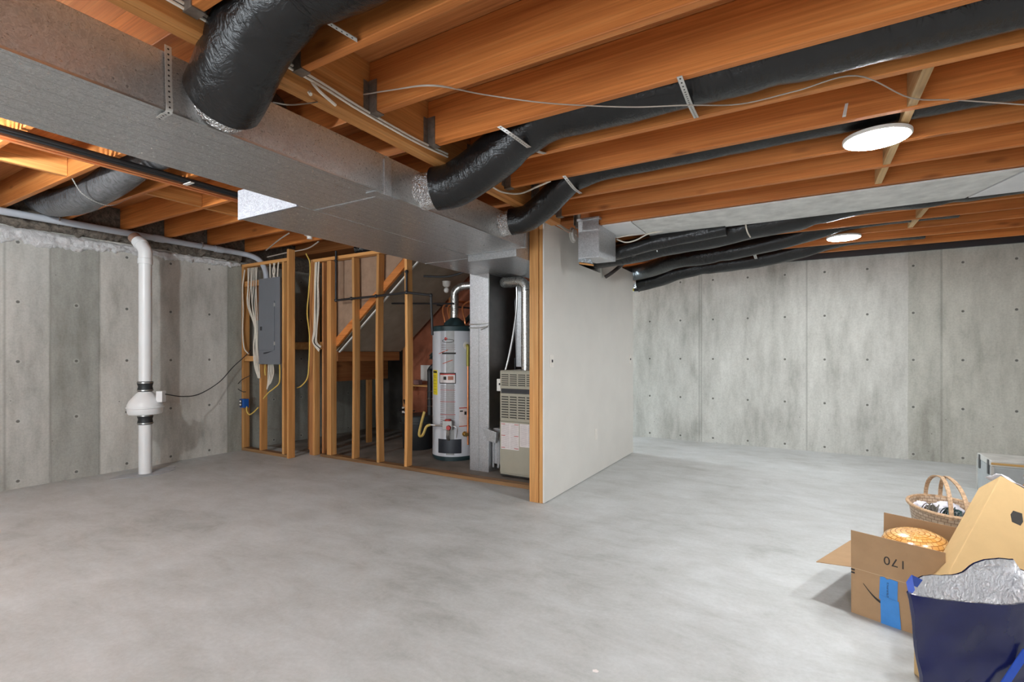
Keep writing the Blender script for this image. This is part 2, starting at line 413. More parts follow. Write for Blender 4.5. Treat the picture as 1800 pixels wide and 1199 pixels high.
def strip(bm, pts, wdir, width, thick=0.0012):
    """flat band following points; wdir = direction of its width"""
    P = [Vector(p) for p in pts]; wd = Vector(wdir).normalized() * (width / 2); rings = []
    for p, (t, u, v) in zip(P, frames(P)):
        nn = t.cross(wd).normalized() * thick
        rings.append([bm.verts.new(q) for q in (p - wd - nn, p + wd - nn, p + wd + nn, p - wd + nn)])
    for A, B in zip(rings, rings[1:]):
        for k in range(4): bm.faces.new((A[k], A[(k + 1) % 4], B[(k + 1) % 4], B[k]))
    bm.faces.new(rings[0][::-1]); bm.faces.new(rings[-1])
def obj(name, bm, m, parent=None, bev=0, smooth=False, loc=None, sharp=40):
    bmesh.ops.recalc_face_normals(bm, faces=bm.faces)
    me = bpy.data.meshes.new(name); 
    if loc is not None: bmesh.ops.translate(bm, verts=bm.verts, vec=-Vector(loc))
    bm.to_mesh(me); bm.free(); me.materials.append(m)
    if smooth:
        for p in me.polygons: p.use_smooth = True
        me.set_sharp_from_angle(angle=R(sharp))
    o = bpy.data.objects.new(name, me); C.objects.link(o)
    if loc is not None: o.location = loc
    if parent is not None: 
        o.parent = parent
        o.matrix_parent_inverse = Matrix.Translation(-Vector(parent.location)) if parent.type == 'EMPTY' or parent.location.length else Matrix()
    if bev:
        b = o.modifiers.new('bevel', 'BEVEL'); b.width = bev; b.segments = 2; b.limit_method = 'ANGLE'
    return o
def tag(o, label, cat, group=None, kind=None):
    o['label'] = label; o['category'] = cat
    if group: o['group'] = group
    if kind: o['kind'] = kind
    return o
def thing(name, loc, label, cat, group=None):
    o = bpy.data.objects.new(name, None); C.objects.link(o); o.location = loc; o.empty_display_size = 0.05
    return tag(o, label, cat, group)
def struct(name, bm, m, label=None, bev=0, smooth=False, cat=None):
    o = obj(name, bm, m, None, bev, smooth); o['kind'] = 'structure'
    if label: o['label'] = label
    if cat: o['category'] = cat
    return o
def bx(*a): bm = BM(); box(bm, *a); return bm
def tb(pts, r, n=7, seg=8, smoothit=True):
    bm = BM(); tube(bm, smooth_path(pts, n) if smoothit else pts, r, seg); return bm

# ================================================================== SETTING
XL, YF, XW = -6.54, 7.74, -1.94
struct('floor', bx(-6.7, 5.3, -3.3, 7.9, -0.12, 0.0), FLOOR)
struct('wall_left', bx(-6.75, XL, -3.3, 6.55, 0, 2.53), CW_LEFT)
bm = BM(); box(bm, -6.75, XL, 6.55, 7.74, 0, 1.05); box(bm, -6.75, XL, 6.55, 7.74, 2.05, 2.53)
box(bm, -6.75, XL, 6.55, 6.6, 1.05, 2.05); box(bm, -6.75, XL, 7.6, 7.74, 1.05, 2.05)
struct('wall_left_end', bm, CW_ETC)
bm = BM(); box(bm, -6.6, -6.55, 6.6, 6.65, 1.05, 2.05); box(bm, -6.6, -6.55, 7.55, 7.6, 1.05, 2.05); box(bm, -6.6, -6.55, 6.6, 7.6, 1.05, 1.1); box(bm, -6.6, -6.55, 6.6, 7.6, 2.0, 2.05)
struct('window_1', bm, PVC)
struct('wall_far', bx(-6.75, 5.3, YF, 7.95, 0, 2.55), CW_FAR)
struct('wall_right', bx(5.2, 5.35, -3.3, 7.9, 0, 2.95), CW_ETC)
bm = BM(); box(bm, -6.7, -3.3, -3.35, -3.2, 0, 2.95); box(bm, 0.1, 5.3, -3.35, -3.2, 0, 2.95); box(bm, -3.3, 0.1, -3.35, -3.2, 2.15, 2.95)
struct('wall_back', bm, DRY)
bm = BM()
for x in (-3.3, -1.63, 0.04): box(bm, x, x + 0.06, -3.3, -3.22, 0, 2.15)
box(bm, -3.3, 0.1, -3.3, -3.22, 2.09, 2.15)
struct('added_door_1', bm, PVC)  # unseen door frame added around the opening for the fill light
# subfloor boards overhead, three heights
bm = BM(); box(bm, -1.80, 5.3, -3.3, 4.76, 2.682, 2.72); box(bm, -6.7, 5.3, 4.76, 7.9, 2.752, 2.95)
box(bm, -6.7, -1.80, -3.3, 4.76, 2.91, 2.95)
box(bm, -1.86, -1.80, -3.3, 4.76, 2.682, 2.95)
struct('ceiling', bm, PLY)
struct('trim_1', bx(-6.75, XL - 0.02, -3.3, 7.7, 2.53, 2.93), BATT)          # rim joist above the left wall
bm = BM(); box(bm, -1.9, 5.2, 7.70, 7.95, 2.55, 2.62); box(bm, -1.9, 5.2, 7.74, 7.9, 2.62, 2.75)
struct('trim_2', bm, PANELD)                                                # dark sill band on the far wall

# white partition wall: drywall on a stud frame
bm = BM()
prof = [(3.845, 0.006), (6.43, 0.006), (6.43, 2.36), (5.22, 2.36), (5.22, 2.19), (4.62, 2.19), (4.62, 2.455), (3.845, 2.455)]
prism(bm, prof, (XW - 0.013, 0, 0), (0, 1, 0), (0, 0, 1), 0.013)
prism(bm, [(4.0, 0.0)] + [(6.43, 0.0)] + [(y, z - 0.004) for y, z in prof[2:7]] + [(4.0, 2.44)], (-2.085, 0, 0), (0, 1, 0), (0, 0, 1), 0.145 - 0.013)
struct('wall_partition', bm, DRY)
# beam over the duct that carries the joists
bm = BM(); box(bm, -1.868, -1.824, -3.2, 3.84, 2.395, 2.682); box(bm, -1.823, -1.780, -3.2, 3.84, 2.395, 2.682)
o = struct('beam', bm, WY, 'doubled wooden beam over the metal duct, carrying the joist hangers', bev=0.003)

# ------------------------------------------------------------------ furnace room shell
struct('wall_hall', bx(-6.54, -2.085, 6.38, 6.43, 0, 2.69), DRY)
struct('wall_hollow', bx(-6.54, -2.085, 6.35, 6.38, 0, 2.69), plain('shade_toned_concrete', (0.07, 0.065, 0.058), 0.8, 0, 0.3, 4, 0.2))  # darkness of the unlit hollow put into the wall colour
struct('floor_dusty', bx(-6.53, -2.09, 4.28, 6.35, 0.0005, 0.003), plain('dusty_slab', (0.23, 0.205, 0.18), 0.8, 0, 0.25, 3, 0.2))
struct('wall_stairs', bx(-5.24, -2.09, 5.72, 5.80, 0, 2.7), RED)
bm = BM()
box(bm, -6.54, -5.3, 5.66, 5.72, 1.46, 2.6)
struct('wall_landing', bm, DRYB)
# sloping drywall under the stairs
bm = BM(); a = math.atan2(1.12, 1.36)
prism(bm, [(0, 0), (1.76, 0), (1.76, 0.013), (0, 0.013)], (-5.26, 5.62, 1.335), (math.cos(a), 0, math.sin(a)), (-math.sin(a), 0, math.cos(a)), 1.19)
struct('ceiling_stairs', bm, DRYB, 'sloping drywall soffit on the underside of the stairs')
# paper-backed board closing the stairwell above the brace
bm = BM(); prism(bm, [(-5.22, 1.40), (-3.9, 2.47), (-5.22, 2.47)], (0, 4.30, 0), (1, 0, 0), (0, 0, 1), -0.013)
struct('wall_stairwell', bm, BROWNP)

# ------------------------------------------------------------------ floor joists right of the beam
JR = [0.89, 1.298, 1.707, 2.133, 2.536, 2.939, 3.365, 3.765, 4.165]
ORD = ['first', 'second', 'third', 'fourth', 'fifth', 'sixth', 'seventh', 'eighth', 'ninth']
note = ['half hidden by the biggest black flex duct', 'touched by the strap of the biggest flex duct', 'with thin grey wires stapled under it',
        'in front of the thick black flex duct', 'behind the thick black flex duct', 'in front of the thinner black flex duct', 'behind the thinner black flex duct', 'just before the one edging white boards',
        'edging the white ceiling boards']
def hanger(x, y, z, parent):
    bm = BM(); t = 0.0022
    for s in (-1, 1):
        box(bm, x, x + 0.05, y + s * 0.021 - t, y + s * 0.021 + t, z - 0.002, z + 0.15)
        pts = [(0, -0.002), (0.0, 0.15)] + [(0.03 + 0.006 * math.sin(k * 2.1), 0.15 - k * 0.019) for k in range(9)]
        box(bm, x - 0.001, x + t, y + s * 0.021, y + s * 0.055, z + 0.01, z + 0.145)
        for k in range(4):
            box(bm, x - 0.002, x + 0.004, y + s * 0.036 - 0.004, y + s * 0.036 + 0.004, z + 0.03 + 0.03 * k, z + 0.038 + 0.03 * k)
    box(bm, x, x + 0.055, y - 0.023, y + 0.023, z - 0.006, z - 0.001)
    return obj('joist_hanger', bm, HANG, parent)
HANG = plain('joist_hanger_steel', (0.22, 0.19, 0.16), 0.5, 0.6, 0.25, 30)
for k, y in enumerate(JR):
    z = 2.44; x1 = 5.15
    j = obj('ceiling_joist', bx(-1.777, x1, y - 0.019, y + 0.019, z, 2.68), WX, bev=0.003)
    tag(j, 'orange ceiling joist, %s from the camera, %s' % (ORD[k], note[k]), 'joist', 'joists right of the metal duct')
    hanger(-1.778, y, z, j)
JF = [4.89, 5.30, 5.70, 6.10, 6.53, 7.01]
fn = ['just behind the white ceiling boards', 'second behind the white boards', 'third behind the white boards, before the far ceiling light', 'fourth behind the white boards, just behind the far light',
      'fifth behind the white boards, touching the pale plywood patch', 'last one, nearest the far concrete wall']
for k, y in enumerate(JF):
    j = obj('ceiling_joist', bx(-2.6, 5.15, y - 0.019, y + 0.019, 2.51, 2.75), WX, bev=0.003)
    tag(j, 'far wooden ceiling joist, ' + fn[k], 'joist', 'joists over the far end of the room')
# solid blocking between the joists
for k, (a, b_) in enumerate([(4, 5), (5, 6), (6, 7), (7, 8)]):
    o = obj('joist_blocking', bx(0.41, 0.448, JR[a] + 0.021, JR[b_] - 0.021, 2.445, 2.68), WXP, bev=0.002)
    tag(o, 'pale wooden blocking between joists, ' + ['furthest from the white ceiling boards', 'right above the nearest ceiling light', 'just behind the nearest ceiling light', 'touching the joist beside the white ceiling boards'][k], 'blocking', 'blocking right of the metal duct')
for k, (a, b_) in enumerate([(1, 2), (2, 3)]):
    o = obj('joist_blocking', bx(0.86, 0.898, JF[a] + 0.021, JF[b_] - 0.021, 2.515, 2.745), WXP, bev=0.002)
    tag(o, 'pale wooden blocking over the far end, ' + ['nearer the white ceiling boards', 'nearer the far ceiling light'][k], 'blocking', 'blocking over the far end')
# joists left of the duct, set higher
JLY = [0.62, 1.11, 1.59, 2.06, 2.56, 3.0, 3.49, 3.98]
ln = ['mostly hidden behind the metal duct', 'ahead of the first short blocking', 'brightly lit one beside the sagging flex duct', 'behind the sagging grey flex duct', 'fifth along, with blocking on both sides', 'sixth along, behind the return duct end', 'seventh along, beside the junction of wires', 'above the electrical panel']
for k, y in enumerate(JLY):
    j = obj('ceiling_joist', bx(-6.53, -1.87, y - 0.019, y + 0.019, 2.67, 2.908), WX, bev=0.003)
    tag(j, 'wooden ceiling joist on the left wall side, ' + ln[k], 'joist', 'joists left of the metal duct')
for k, (i, x) in enumerate([(1, -4.93), (3, -4.88), (4, -4.90), (5, -4.92)]):
    o = obj('joist_blocking', bx(x - 0.019, x + 0.019, JLY[i] + 0.021, JLY[i + 1] - 0.021, 2.675, 2.905), WY, bev=0.002)
    tag(o, 'short wooden blocking left of the duct, ' + ['by the brightly lit joist', 'right behind the flex duct bay', 'second behind the flex duct bay', 'third behind the flex duct bay'][k], 'blocking', 'blocking left of the metal duct')
# white ceiling boards
def board(name, poly, z, m, label):
    bm = BM(); prism(bm, poly, (0, 0, z), (1, 0, 0), (0, 1, 0), 0.0127); o = obj(name, bm, m, bev=0.001); return tag(o, label, 'ceiling board', 'white ceiling boards')
board('ceiling_board', [(-1.27, 4.19), (1.17, 4.19), (1.0, 4.76), (-1.27, 4.76)], 2.425, DRYP, 'long white ceiling board with rough mud smears behind the last near joist')
board('ceiling_board', [(1.19, 4.19), (3.6, 4.19), (3.6, 4.76), (1.02, 4.76)], 2.425, DRYN, 'clean smooth white ceiling board at the right end of the row')
board('ceiling_board', [(-1.75, 4.19), (-1.28, 4.19), (-1.28, 4.67), (-1.6, 4.67)], 2.425, DRYN, 'small bluish white ceiling board next to the metal wall boot')
# plywood patch with a register boot
t = thing('plywood_patch', (1.5, 6.8, 2.6), 'pale plywood patch with a white vent opening between the far joists', 'plywood patch')
bm = BM(); box(bm, 1.2, 1.42, 6.56, 6.98, 2.60, 2.615); box(bm, 1.66, 1.95, 6.56, 6.98, 2.60, 2.615); box(bm, 1.42, 1.66, 6.56, 6.64, 2.60, 2.615); box(bm, 1.42, 1.66, 6.9, 6.98, 2.60, 2.615)
obj('panel', bm, PLYP, t)
obj('vent_opening', bx(1.43, 1.65, 6.65, 6.89, 2.585, 2.6), WHITEP, t, bev=0.004)

# ------------------------------------------------------------------ stud walls
def stud(x0, y0, z0, z1, w, d, m, label, group, name='wall_stud', bow=0.0):
    bm = BM(); n_ = 8; rings = []
    for i in range(n_ + 1):
        f = i / n_; dx = bow * math.sin(math.pi * f); z = z0 + (z1 - z0) * f
        rings.append([bm.verts.new(p) for p in ((x0 + dx, y0, z), (x0 + w + dx, y0, z), (x0 + w + dx, y0 + d, z), (x0 + dx, y0 + d, z))])
    for A, B in zip(rings, rings[1:]):
        for k in range(4): bm.faces.new((A[k], A[(k + 1) % 4], B[(k + 1) % 4], B[k]))
    bm.faces.new(rings[0][::-1]); bm.faces.new(rings[-1])
    return tag(obj(name, bm, m, bev=0.003), label, 'stud', group)
G1, G2, G3 = 'studs around the electrical panel', 'studs in front of the furnace room', 'studs at the end of the white wall'
stud(-6.53, 3.92, 0.038, 2.5, 0.038, 0.089, WZ, 'wooden stud against the left concrete wall, holding the blue box', G1)
stud(-6.15, 3.93, 0.038, 1.165, 0.038, 0.089, WZ, 'short wooden stud standing under the left edge of the electrical panel', G1)
stud(-5.665, 3.92, 0.038, 2.455, 0.038, 0.089, WZ, 'wooden stud touching the right edge of the electrical panel', G1)
stud(-5.54, 3.90, 0.0, 2.60, 0.038, 0.089, WZ, 'tall wooden stud ending the panel wall, reaching the floor', G1)
stud(-6.40, 4.03, 1.75, 2.3, 0.038, 0.06, WZR, 'wooden stud behind the cables left of the electrical panel', G1)
stud(-5.80, 4.40, 0.0, 1.2, 0.038, 0.089, WZR, 'reddish stud deep behind the electrical panel wall', G1)
stud(-5.49, 4.19, 0.0, 2.47, 0.089, 0.038, WZR, 'reddish wide stud behind the yellow cable, left of the white cable bundle', G2)
stud(-5.42, 4.185, 0.0, 2.46, 0.032, 0.085, WZ, 'narrow wooden stud doubled with the reddish one', G2)
stud(-5.275, 4.21, 0.0, 2.46, 0.03, 0.06, WZR, 'thin reddish stud right beside the white cable bundle', G2)
stud(-5.145, 4.18, 0.038, 2.46, 0.075, 0.089, WZ, 'thick wooden stud where the slanting brace meets it', G2)
stud(-4.700, 4.18, 0.038, 2.46, 0.038, 0.089, WZ, 'bowed wooden stud crossed by the black gas pipe, first right of the thick stud', G2, bow=0.012)
stud(-4.285, 4.18, 0.038, 2.46, 0.038, 0.089, WZ, 'bowed wooden stud second right of the thick stud, with the pipe coupling', G2, bow=-0.02)
stud(-3.86, 4.18, 0.038, 2.40, 0.038, 0.089, WZ, 'leaning wooden stud nearest the water heater, in front of the black tub', G2, bow=0.015)
stud(-2.085, 3.845, 0.0, 2.42, 0.088, 0.038, WZ, 'wide wooden stud closing the end of the white wall', G3)
stud(-1.991, 3.848, 0.0, 2.44, 0.036, 0.089, WZ, 'narrow wooden stud edge against the white drywall', G3)
def plank(name, a, m, label, cat, group=None):
    return tag(obj(name, bx(*a), m, bev=0.003), label, cat, group)
plank('sole_plate', (-6.53, -5.55, 3.92, 4.01, 0.0, 0.038), WORN, 'wooden sole plate on the floor under the electrical panel wall', 'plate')
plank('sole_plate', (-5.27, -2.1, 4.18, 4.27, 0.0, 0.038), WORN, 'long worn wooden sole plate on the floor in front of the furnace', 'plate')
plank('top_plate', (-6.53, -5.56, 3.925, 4.01, 2.46, 2.50), WPX, 'wooden top plate above the electrical panel', 'plate')
plank('top_plate', (-5.45, -3.3, 4.18, 4.27, 2.465, 2.505), WPX, 'wooden top plate over the studs before the furnace room', 'plate')
plank('wood_block', (-6.49, -6.16, 3.935, 4.0, 2.20, 2.27), WPX, 'short wooden block between studs above the cables left of the panel', 'block')
plank('wood_block', (-6.49, -6.16, 3.935, 4.0, 1.20, 1.27), WPX, 'short wooden block between studs low left of the panel', 'block')
bm = BM(); a = math.atan2(1.05, 1.33)
prism(bm, [(0, 0), (1.72, 0), (1.72, 0.089), (0, 0.089)], (-5.07, 4.30, 1.39), (math.cos(a), 0, math.sin(a)), (-math.sin(a), 0, math.cos(a)), 0.038)
tag(obj('slanting_brace', bm, WX, bev=0.003), 'slanting wooden brace rising behind the studs along the stairs', 'brace')
bm = BM(); prism(bm, [(0, 0), (1.72, 0), (1.72, 0.014), (0, 0.014)], (-5.05, 4.31, 1.315), (math.cos(a), 0, math.sin(a)), (-math.sin(a), 0, math.cos(a)), 0.02)
tag(obj('drywall_edge', bm, DRY), 'thin white drywall edge running parallel below the slanting brace', 'drywall edge')
# landing behind the studs
WYR = wood('shade_toned_header_wood', 1, (0.34, 0.14, 0.05), (0.42, 0.19, 0.075), (0.24, 0.085, 0.03))  # shade under the landing put into the header colour
plank('landing_header', (-5.30, -5.262, 4.45, 5.6, 1.20, 1.33), WYR, 'wooden header at the bottom edge of the sloping soffit', 'header')
plank('landing_header', (-5.56, -5.52, 4.45, 5.62, 0.92, 1.20), WYR, 'darker wooden header lower behind, carried by a short post', 'header')
plank('landing_platform', (-6.53, -5.32, 4.45, 6.34, 1.36, 1.46), WPY, 'wooden stair landing edge above the dark hollow', 'platform')
stud(-5.53, 5.18, 0.0, 0.92, 0.038, 0.089, WZ, 'short wooden post under the lower header in the dark hollow', 'posts at the back of the furnace room', 'support_post')
stud(-5.22, 5.62, 0.0, 1.45, 0.05, 0.089, WZR, 'reddish post at the back, beside the black power cords', 'posts at the back of the furnace room', 'support_post')
stud(-4.35, 5.62, 0.0, 2.2, 0.038, 0.089, WZR, 'reddish post at the back, behind the black tub', 'posts at the back of the furnace room', 'support_post')

# ------------------------------------------------------------------ metal trunk duct
def seam_band(x0, x1, y, z0, z1, w=0.02, t=0.004):
    bm = BM(); box(bm, x0 - t, x1 + t, y - w, y + w, z0 - t, z0 + 0.0005); box(bm, x1 - 0.0005, x1 + t, y - w, y + w, z0, z1); return bm
t = thing('trunk_duct', (-2.29, 2.0, 2.18), 'long galvanised trunk duct running along under the beam', 'duct')
obj('duct_body', bx(-2.585, -1.99, -2.6, 3.62, 2.18, 2.392), GALV_D, t, bev=0.003)
obj('corner_flange', bx(-1.992, -1.9885, -2.6, 3.62, 2.178, 2.186), STEEL, t)
for y in (2.02, 3.6):
    obj('seam_band', seam_band(-2.585, -1.99, y, 2.18, 2.392, 0.012, 0.003), GALV, t)
obj('duct_clip', bx(-1.991, -1.981, 1.99, 2.045, 2.175, 2.37), GALV, t, bev=0.002)
obj('duct_clip', bx(-2.06, -1.985, 1.93, 2.10, 2.174, 2.1795), GALV, t)
GALV_E = galv('mottled_galvanised', (0.34, 0.35, 0.38), 0.55, True, None, 0.7, 0.5)
t = thing('return_duct', (-2.9, 3.0, 2.18), 'wide galvanised return duct alongside the trunk duct, pale end panel facing the room', 'duct')
obj('duct_body', bx(-3.18, -2.59, 1.90, 4.98, 2.178, 2.36), GALV_D, t, bev=0.002)
obj('end_panel', bx(-3.185, -2.588, 1.886, 1.90, 2.172, 2.364), GALV_E, t, bev=0.002)
obj('seam_band', seam_band(-3.18, -2.6, 3.75, 2.178, 2.3, 0.012, 0.003), GALV, t)
t = thing('supply_plenum', (-2.3, 4.4, 1.2), 'galvanised supply plenum joining the trunk duct above the furnace', 'plenum')
obj('transition', bx(-2.585, -2.09, 3.62, 5.2, 2.12, 2.39), GALV, t, bev=0.003)
bm = BM(); prism(bm, [(-2.86, 1.15), (-2.40, 1.15), (-2.40, 2.12), (-2.82, 2.12), (-2.88, 1.9)], (0, 4.95, 0), (1, 0, 0), (0, 0, 1), -0.4)
obj('plenum_box', bm, GALV_L, t, bev=0.003)
obj('foil_tape', bx(-2.75, -2.6, 4.945, 4.949, 1.16, 1.42), foil('copper_tinted_foil', (0.75, 0.55, 0.45), 0.3, 30), t)
# vertical return drop
t = thing('return_drop', (-3.09, 4.75, 0), 'tall narrow galvanised return drop standing between water heater and furnace', 'duct')
obj('duct_body', bx(-3.225, -2.975, 4.55, 5.28, 0.0, 2.2), GALV_L, t, bev=0.003)
obj('side_panel', bx(-2.976, -2.968, 4.56, 5.27, 0.35, 2.17), plain('dark_reflection_sheet', (0.20, 0.19, 0.18), 0.4, 0.8, 0.1, 10), t)  # dark reflection on the galvanised side put into this sheet's colour
bm = BM(); tube(bm, [(-3.23, 4.545, 1.63), (-3.1, 4.54, 1.625), (-2.97, 4.545, 1.64)], 0.006, 6); tube(bm, [(-3.23, 4.545, 1.59), (-3.1, 4.54, 1.585), (-2.97, 4.545, 1.61)], 0.006, 6)
tube(bm, [(-3.07, 4.54, 1.565), (-2.98, 4.535, 1.60)], 0.007, 6)
obj('tie_wire', bm, STEEL, t)
obj('seam', bx(-3.107, -3.099, 4.545, 4.55, 0.02, 1.6), GALV, t)
t = thing('return_boot', (-2.9, 4.6, 0), 'low galvanised filter boot between the return drop and the furnace', 'duct boot')
obj('boot_body', bx(-2.965, -2.785, 4.62, 5.1, 0.09, 0.48), GALV_L, t, bev=0.004)
bm = BM(); prism(bm, [(-3.02, 0.50), (-2.84, 0.46), (-2.85, 0.34), (-2.96, 0.36)], (0, 4.545, 0), (1, 0, 0), (0, 0, 1), 0.05)
obj('filter_cover', bm, GALV, t, bev=0.004)
obj('filter_slot', bx(-2.962, -2.94, 4.606, 4.62, 0.05, 0.36), GALV, t, bev=0.002); obj('filter_slot', bx(-2.90, -2.875, 4.606, 4.62, 0.05, 0.36), GALV, t, bev=0.002)

# ------------------------------------------------------------------ furnace
FX0, FX1, FY = -2.775, -2.33, 4.46
t = thing('furnace', (-2.55, 4.8, 0), 'beige gas furnace with louvred doors beside the end of the white wall', 'furnace')
obj('cabinet', bx(FX0, FX1, FY + 0.012, FY + 0.7, 0.02, 1.125), BEIGE, t, bev=0.004)
def louvre_door(z0, z1, rows):
    d = obj('louvre_door', bx(FX0 + 0.008, FX1 - 0.008, FY - 0.006, FY + 0.012, z0, z1), BEIGE, t, bev=0.004)
    bm = BM(); hgt = (z1 - z0 - 0.05) / rows
    for r_ in range(rows):
        for c_ in range(4):
            x = FX0 + 0.028 + c_ * 0.1; z = z0 + 0.025 + r_ * hgt
            box(bm, x, x + 0.082, FY - 0.0075, FY - 0.004, z + hgt * 0.30, z + hgt * 0.78)
    obj('louvre_slots', bm, BEIGED, d)
    bm = BM()
    for r_ in range(rows):
        for c_ in range(4):
            x = FX0 + 0.028 + c_ * 0.1; z = z0 + 0.025 + r_ * hgt
            box(bm, x, x + 0.082, FY - 0.014, FY - 0.0076, z + hgt * 0.12, z + hgt * 0.38)
    obj('louvre_lips', bm, BEIGE, d)
louvre_door(0.935, 1.115, 6); louvre_door(0.595, 0.885, 9)
d = obj('name_band', bx(FX0 + 0.02, FX1 - 0.008, FY - 0.002, FY + 0.012, 0.888, 0.932), PANELD, t); d['label'] = 'dark band with faint raised lettering'
bm = BM()
for k in range(16): box(bm, FX0 + 0.05 + k * 0.018, FX0 + 0.05 + k * 0.018 + 0.010, FY - 0.003, FY - 0.002, 0.905, 0.917)
obj('raised_lettering', bm, BEIGED, d)
d = obj('lower_panel', bx(FX0 + 0.004, FX1 - 0.004, FY - 0.002, FY + 0.012, 0.05, 0.59), BEIGE, t, bev=0.003)
def notice(x0, x1, z0, z1, y, p, reds=()):
    s = obj('notice_label', bx(x0, x1, y - 0.0015, y, z0, z1), PAPER, p)
    bm = BM(); k = z0 + 0.012
    while k < z1 - 0.012:
        box(bm, x0 + 0.008, x0 + (x1 - x0) * 0.47, y - 0.002, y - 0.0015, k, k + 0.0022); box(bm, x0 + (x1 - x0) * 0.53, x1 - 0.008, y - 0.002, y - 0.0015, k, k + 0.0022); k += 0.008
    obj('fine_print', bm, plain('grey_print', (0.45, 0.38, 0.38), 0.7), s)
    bm = BM()
    for zz in reds: box(bm, x0 + 0.004, x0 + 0.05, y - 0.0026, y - 0.002, zz, zz + 0.006); box(bm, x1 - 0.055, x1 - 0.004, y - 0.0026, y - 0.002, zz, zz + 0.006)
    if reds: obj('red_print', bm, REDP, s)
    else: bm.free()
notice(FX0 + 0.02, FX0 + 0.235, 0.30, 0.575, FY - 0.002, d, (0.312, 0.44, 0.56)); notice(FX0 + 0.245, FX1 - 0.02, 0.34, 0.575, FY - 0.002, d)
obj('base_gap', bx(FX0 + 0.004, FX1 - 0.004, FY + 0.004, FY + 0.012, 0.02, 0.032), BEIGED, t)
t = thing('switch_box', (-2.82, 4.55, 0.98), 'small white electrical switch box on the left side of the furnace', 'switch box')
obj('box', bx(-2.85, -2.776, 4.52, 4.6, 0.90, 1.03), WHITEP, t, bev=0.003); obj('toggle', bx(-2.82, -2.806, 4.512, 4.52, 0.965, 0.985), PANELD, t)
bm = tb([(-2.81, 4.56, 1.03), (-2.78, 4.6, 1.15), (-2.74, 4.66, 1.45), (-2.72, 4.72, 1.8), (-2.72, 4.72, 2.1)], 0.012, 6)
tag(obj('flexible_conduit', bm, STEEL, smooth=True), 'thin grey flexible conduit rising from the switch box past the plenum', 'conduit')
t = thing('gas_shutoff', (-2.90, 4.98, 0.75), 'gas line with a red shutoff handle between the return drop and the furnace', 'gas valve')
obj('pipe_run', tb([(-2.90, 5.0, 0.485), (-2.90, 5.0, 1.25)], 0.013, 2, 10, False), BLACKIRON, t, smooth=True)
obj('branch', tb([(-2.90, 5.0, 0.78), (-2.82, 4.96, 0.78), (-2.775, 4.94, 0.78)], 0.017, 3, 10), BRASS, t, smooth=True)
obj('red_handle', bx(-2.93, -2.905, 4.93, 4.985, 0.93, 0.99), REDP, t, bev=0.006); obj('valve_tag', bx(-2.915, -2.885, 4.968, 4.972, 0.85, 0.91), PAPER, t)
tag(obj('vent_line', tb([(-4.45, 4.6, 1.93), (-3.5, 4.62, 1.88)], 0.011, 3, 8), BLACKIRON, smooth=True), 'thin black pipe running just behind and below the gas pipe', 'pipe')
bm = BM(); prism(bm, [(0, 0), (0.018, 0.004), (0.022, 0.014), (0.008, 0.02), (-0.004, 0.01)], (-0.745, 1.915, 0.0006), (1, 0, 0), (0, 1, 0), 0.003)
tag(obj('paper_scrap', bm, PAPER), 'tiny white paper scrap lying alone on the floor nearest the camera', 'paper scrap')
# flue pipe of the furnace
t = thing('flue_pipe', (-2.53, 4.62, 1.1), 'shiny galvanised flue pipe with elbows rising from the furnace', 'flue pipe')
fx, fy = -2.545, 4.62
obj('pipe', tb([(fx, fy, 1.12), (fx, fy, 1.97)], 0.052, 6, 24), GALV_P, t, smooth=True)
obj('elbow', tb([(fx, fy, 1.97), (fx - 0.01, fy, 2.02), (fx - 0.045, fy, 2.06), (fx - 0.10, fy + 0.01, 2.075)], 0.053, 6, 24), GALV_P, t, smooth=True)
obj('pipe', tb([(fx - 0.10, fy + 0.01, 2.075), (fx - 0.28, fy + 0.06, 2.085)], 0.055, 4, 24), GALV_P, t, smooth=True)
obj('elbow', tb([(fx - 0.28, fy + 0.06, 2.085), (fx - 0.32, fy + 0.09, 2.09), (fx - 0.345, fy + 0.15, 2.10), (fx - 0.35, fy + 0.3, 2.11)], 0.056, 6, 24), GALV_P, t, smooth=True)
for z in (1.50, 1.96):
    bm = BM(); lathe(bm, [(0.054, -0.008), (0.056, 0), (0.054, 0.008)], fx, fy, z, 24); obj('seam_ring', bm, GALV_P, t, smooth=True)

# ------------------------------------------------------------------ water heater
HX, HY, HR = -3.79, 5.02, 0.275
t = thing('water_heater', (HX, HY, 0), 'tall white gas water heater behind the studs, left of the return drop', 'water heater')
bm = BM(); lathe(bm, [(HR - 0.012, 0.05), (HR, 0.06), (HR, 1.575), (HR - 0.004, 1.58)], HX, HY, 0, 64); obj('tank', bm, HEATW, t, smooth=True)
bm = BM(); lathe(bm, [(HR - 0.02, 0.0), (HR - 0.02, 0.03), (HR + 0.002, 0.034), (HR + 0.002, 0.058), (HR - 0.012, 0.06)], HX, HY, 0, 64); obj('base_ring', bm, TEAL, t, smooth=True)
bm = BM(); lathe(bm, [(HR + 0.003, 1.575), (HR + 0.003, 1.63), (HR - 0.02, 1.645), (0.02, 1.655)], HX, HY, 0, 64); obj('top_cap', bm, TEAL, t, smooth=True)
bm = BM(); lathe(bm, [(0.14, 1.65), (0.13, 1.69), (0.06, 1.745), (0.055, 1.75)], HX, HY, 0, 32); obj('draft_hood', bm, TEAL, t, smooth=True)
cdir = math.atan2(-HY, -HX) - R(9)
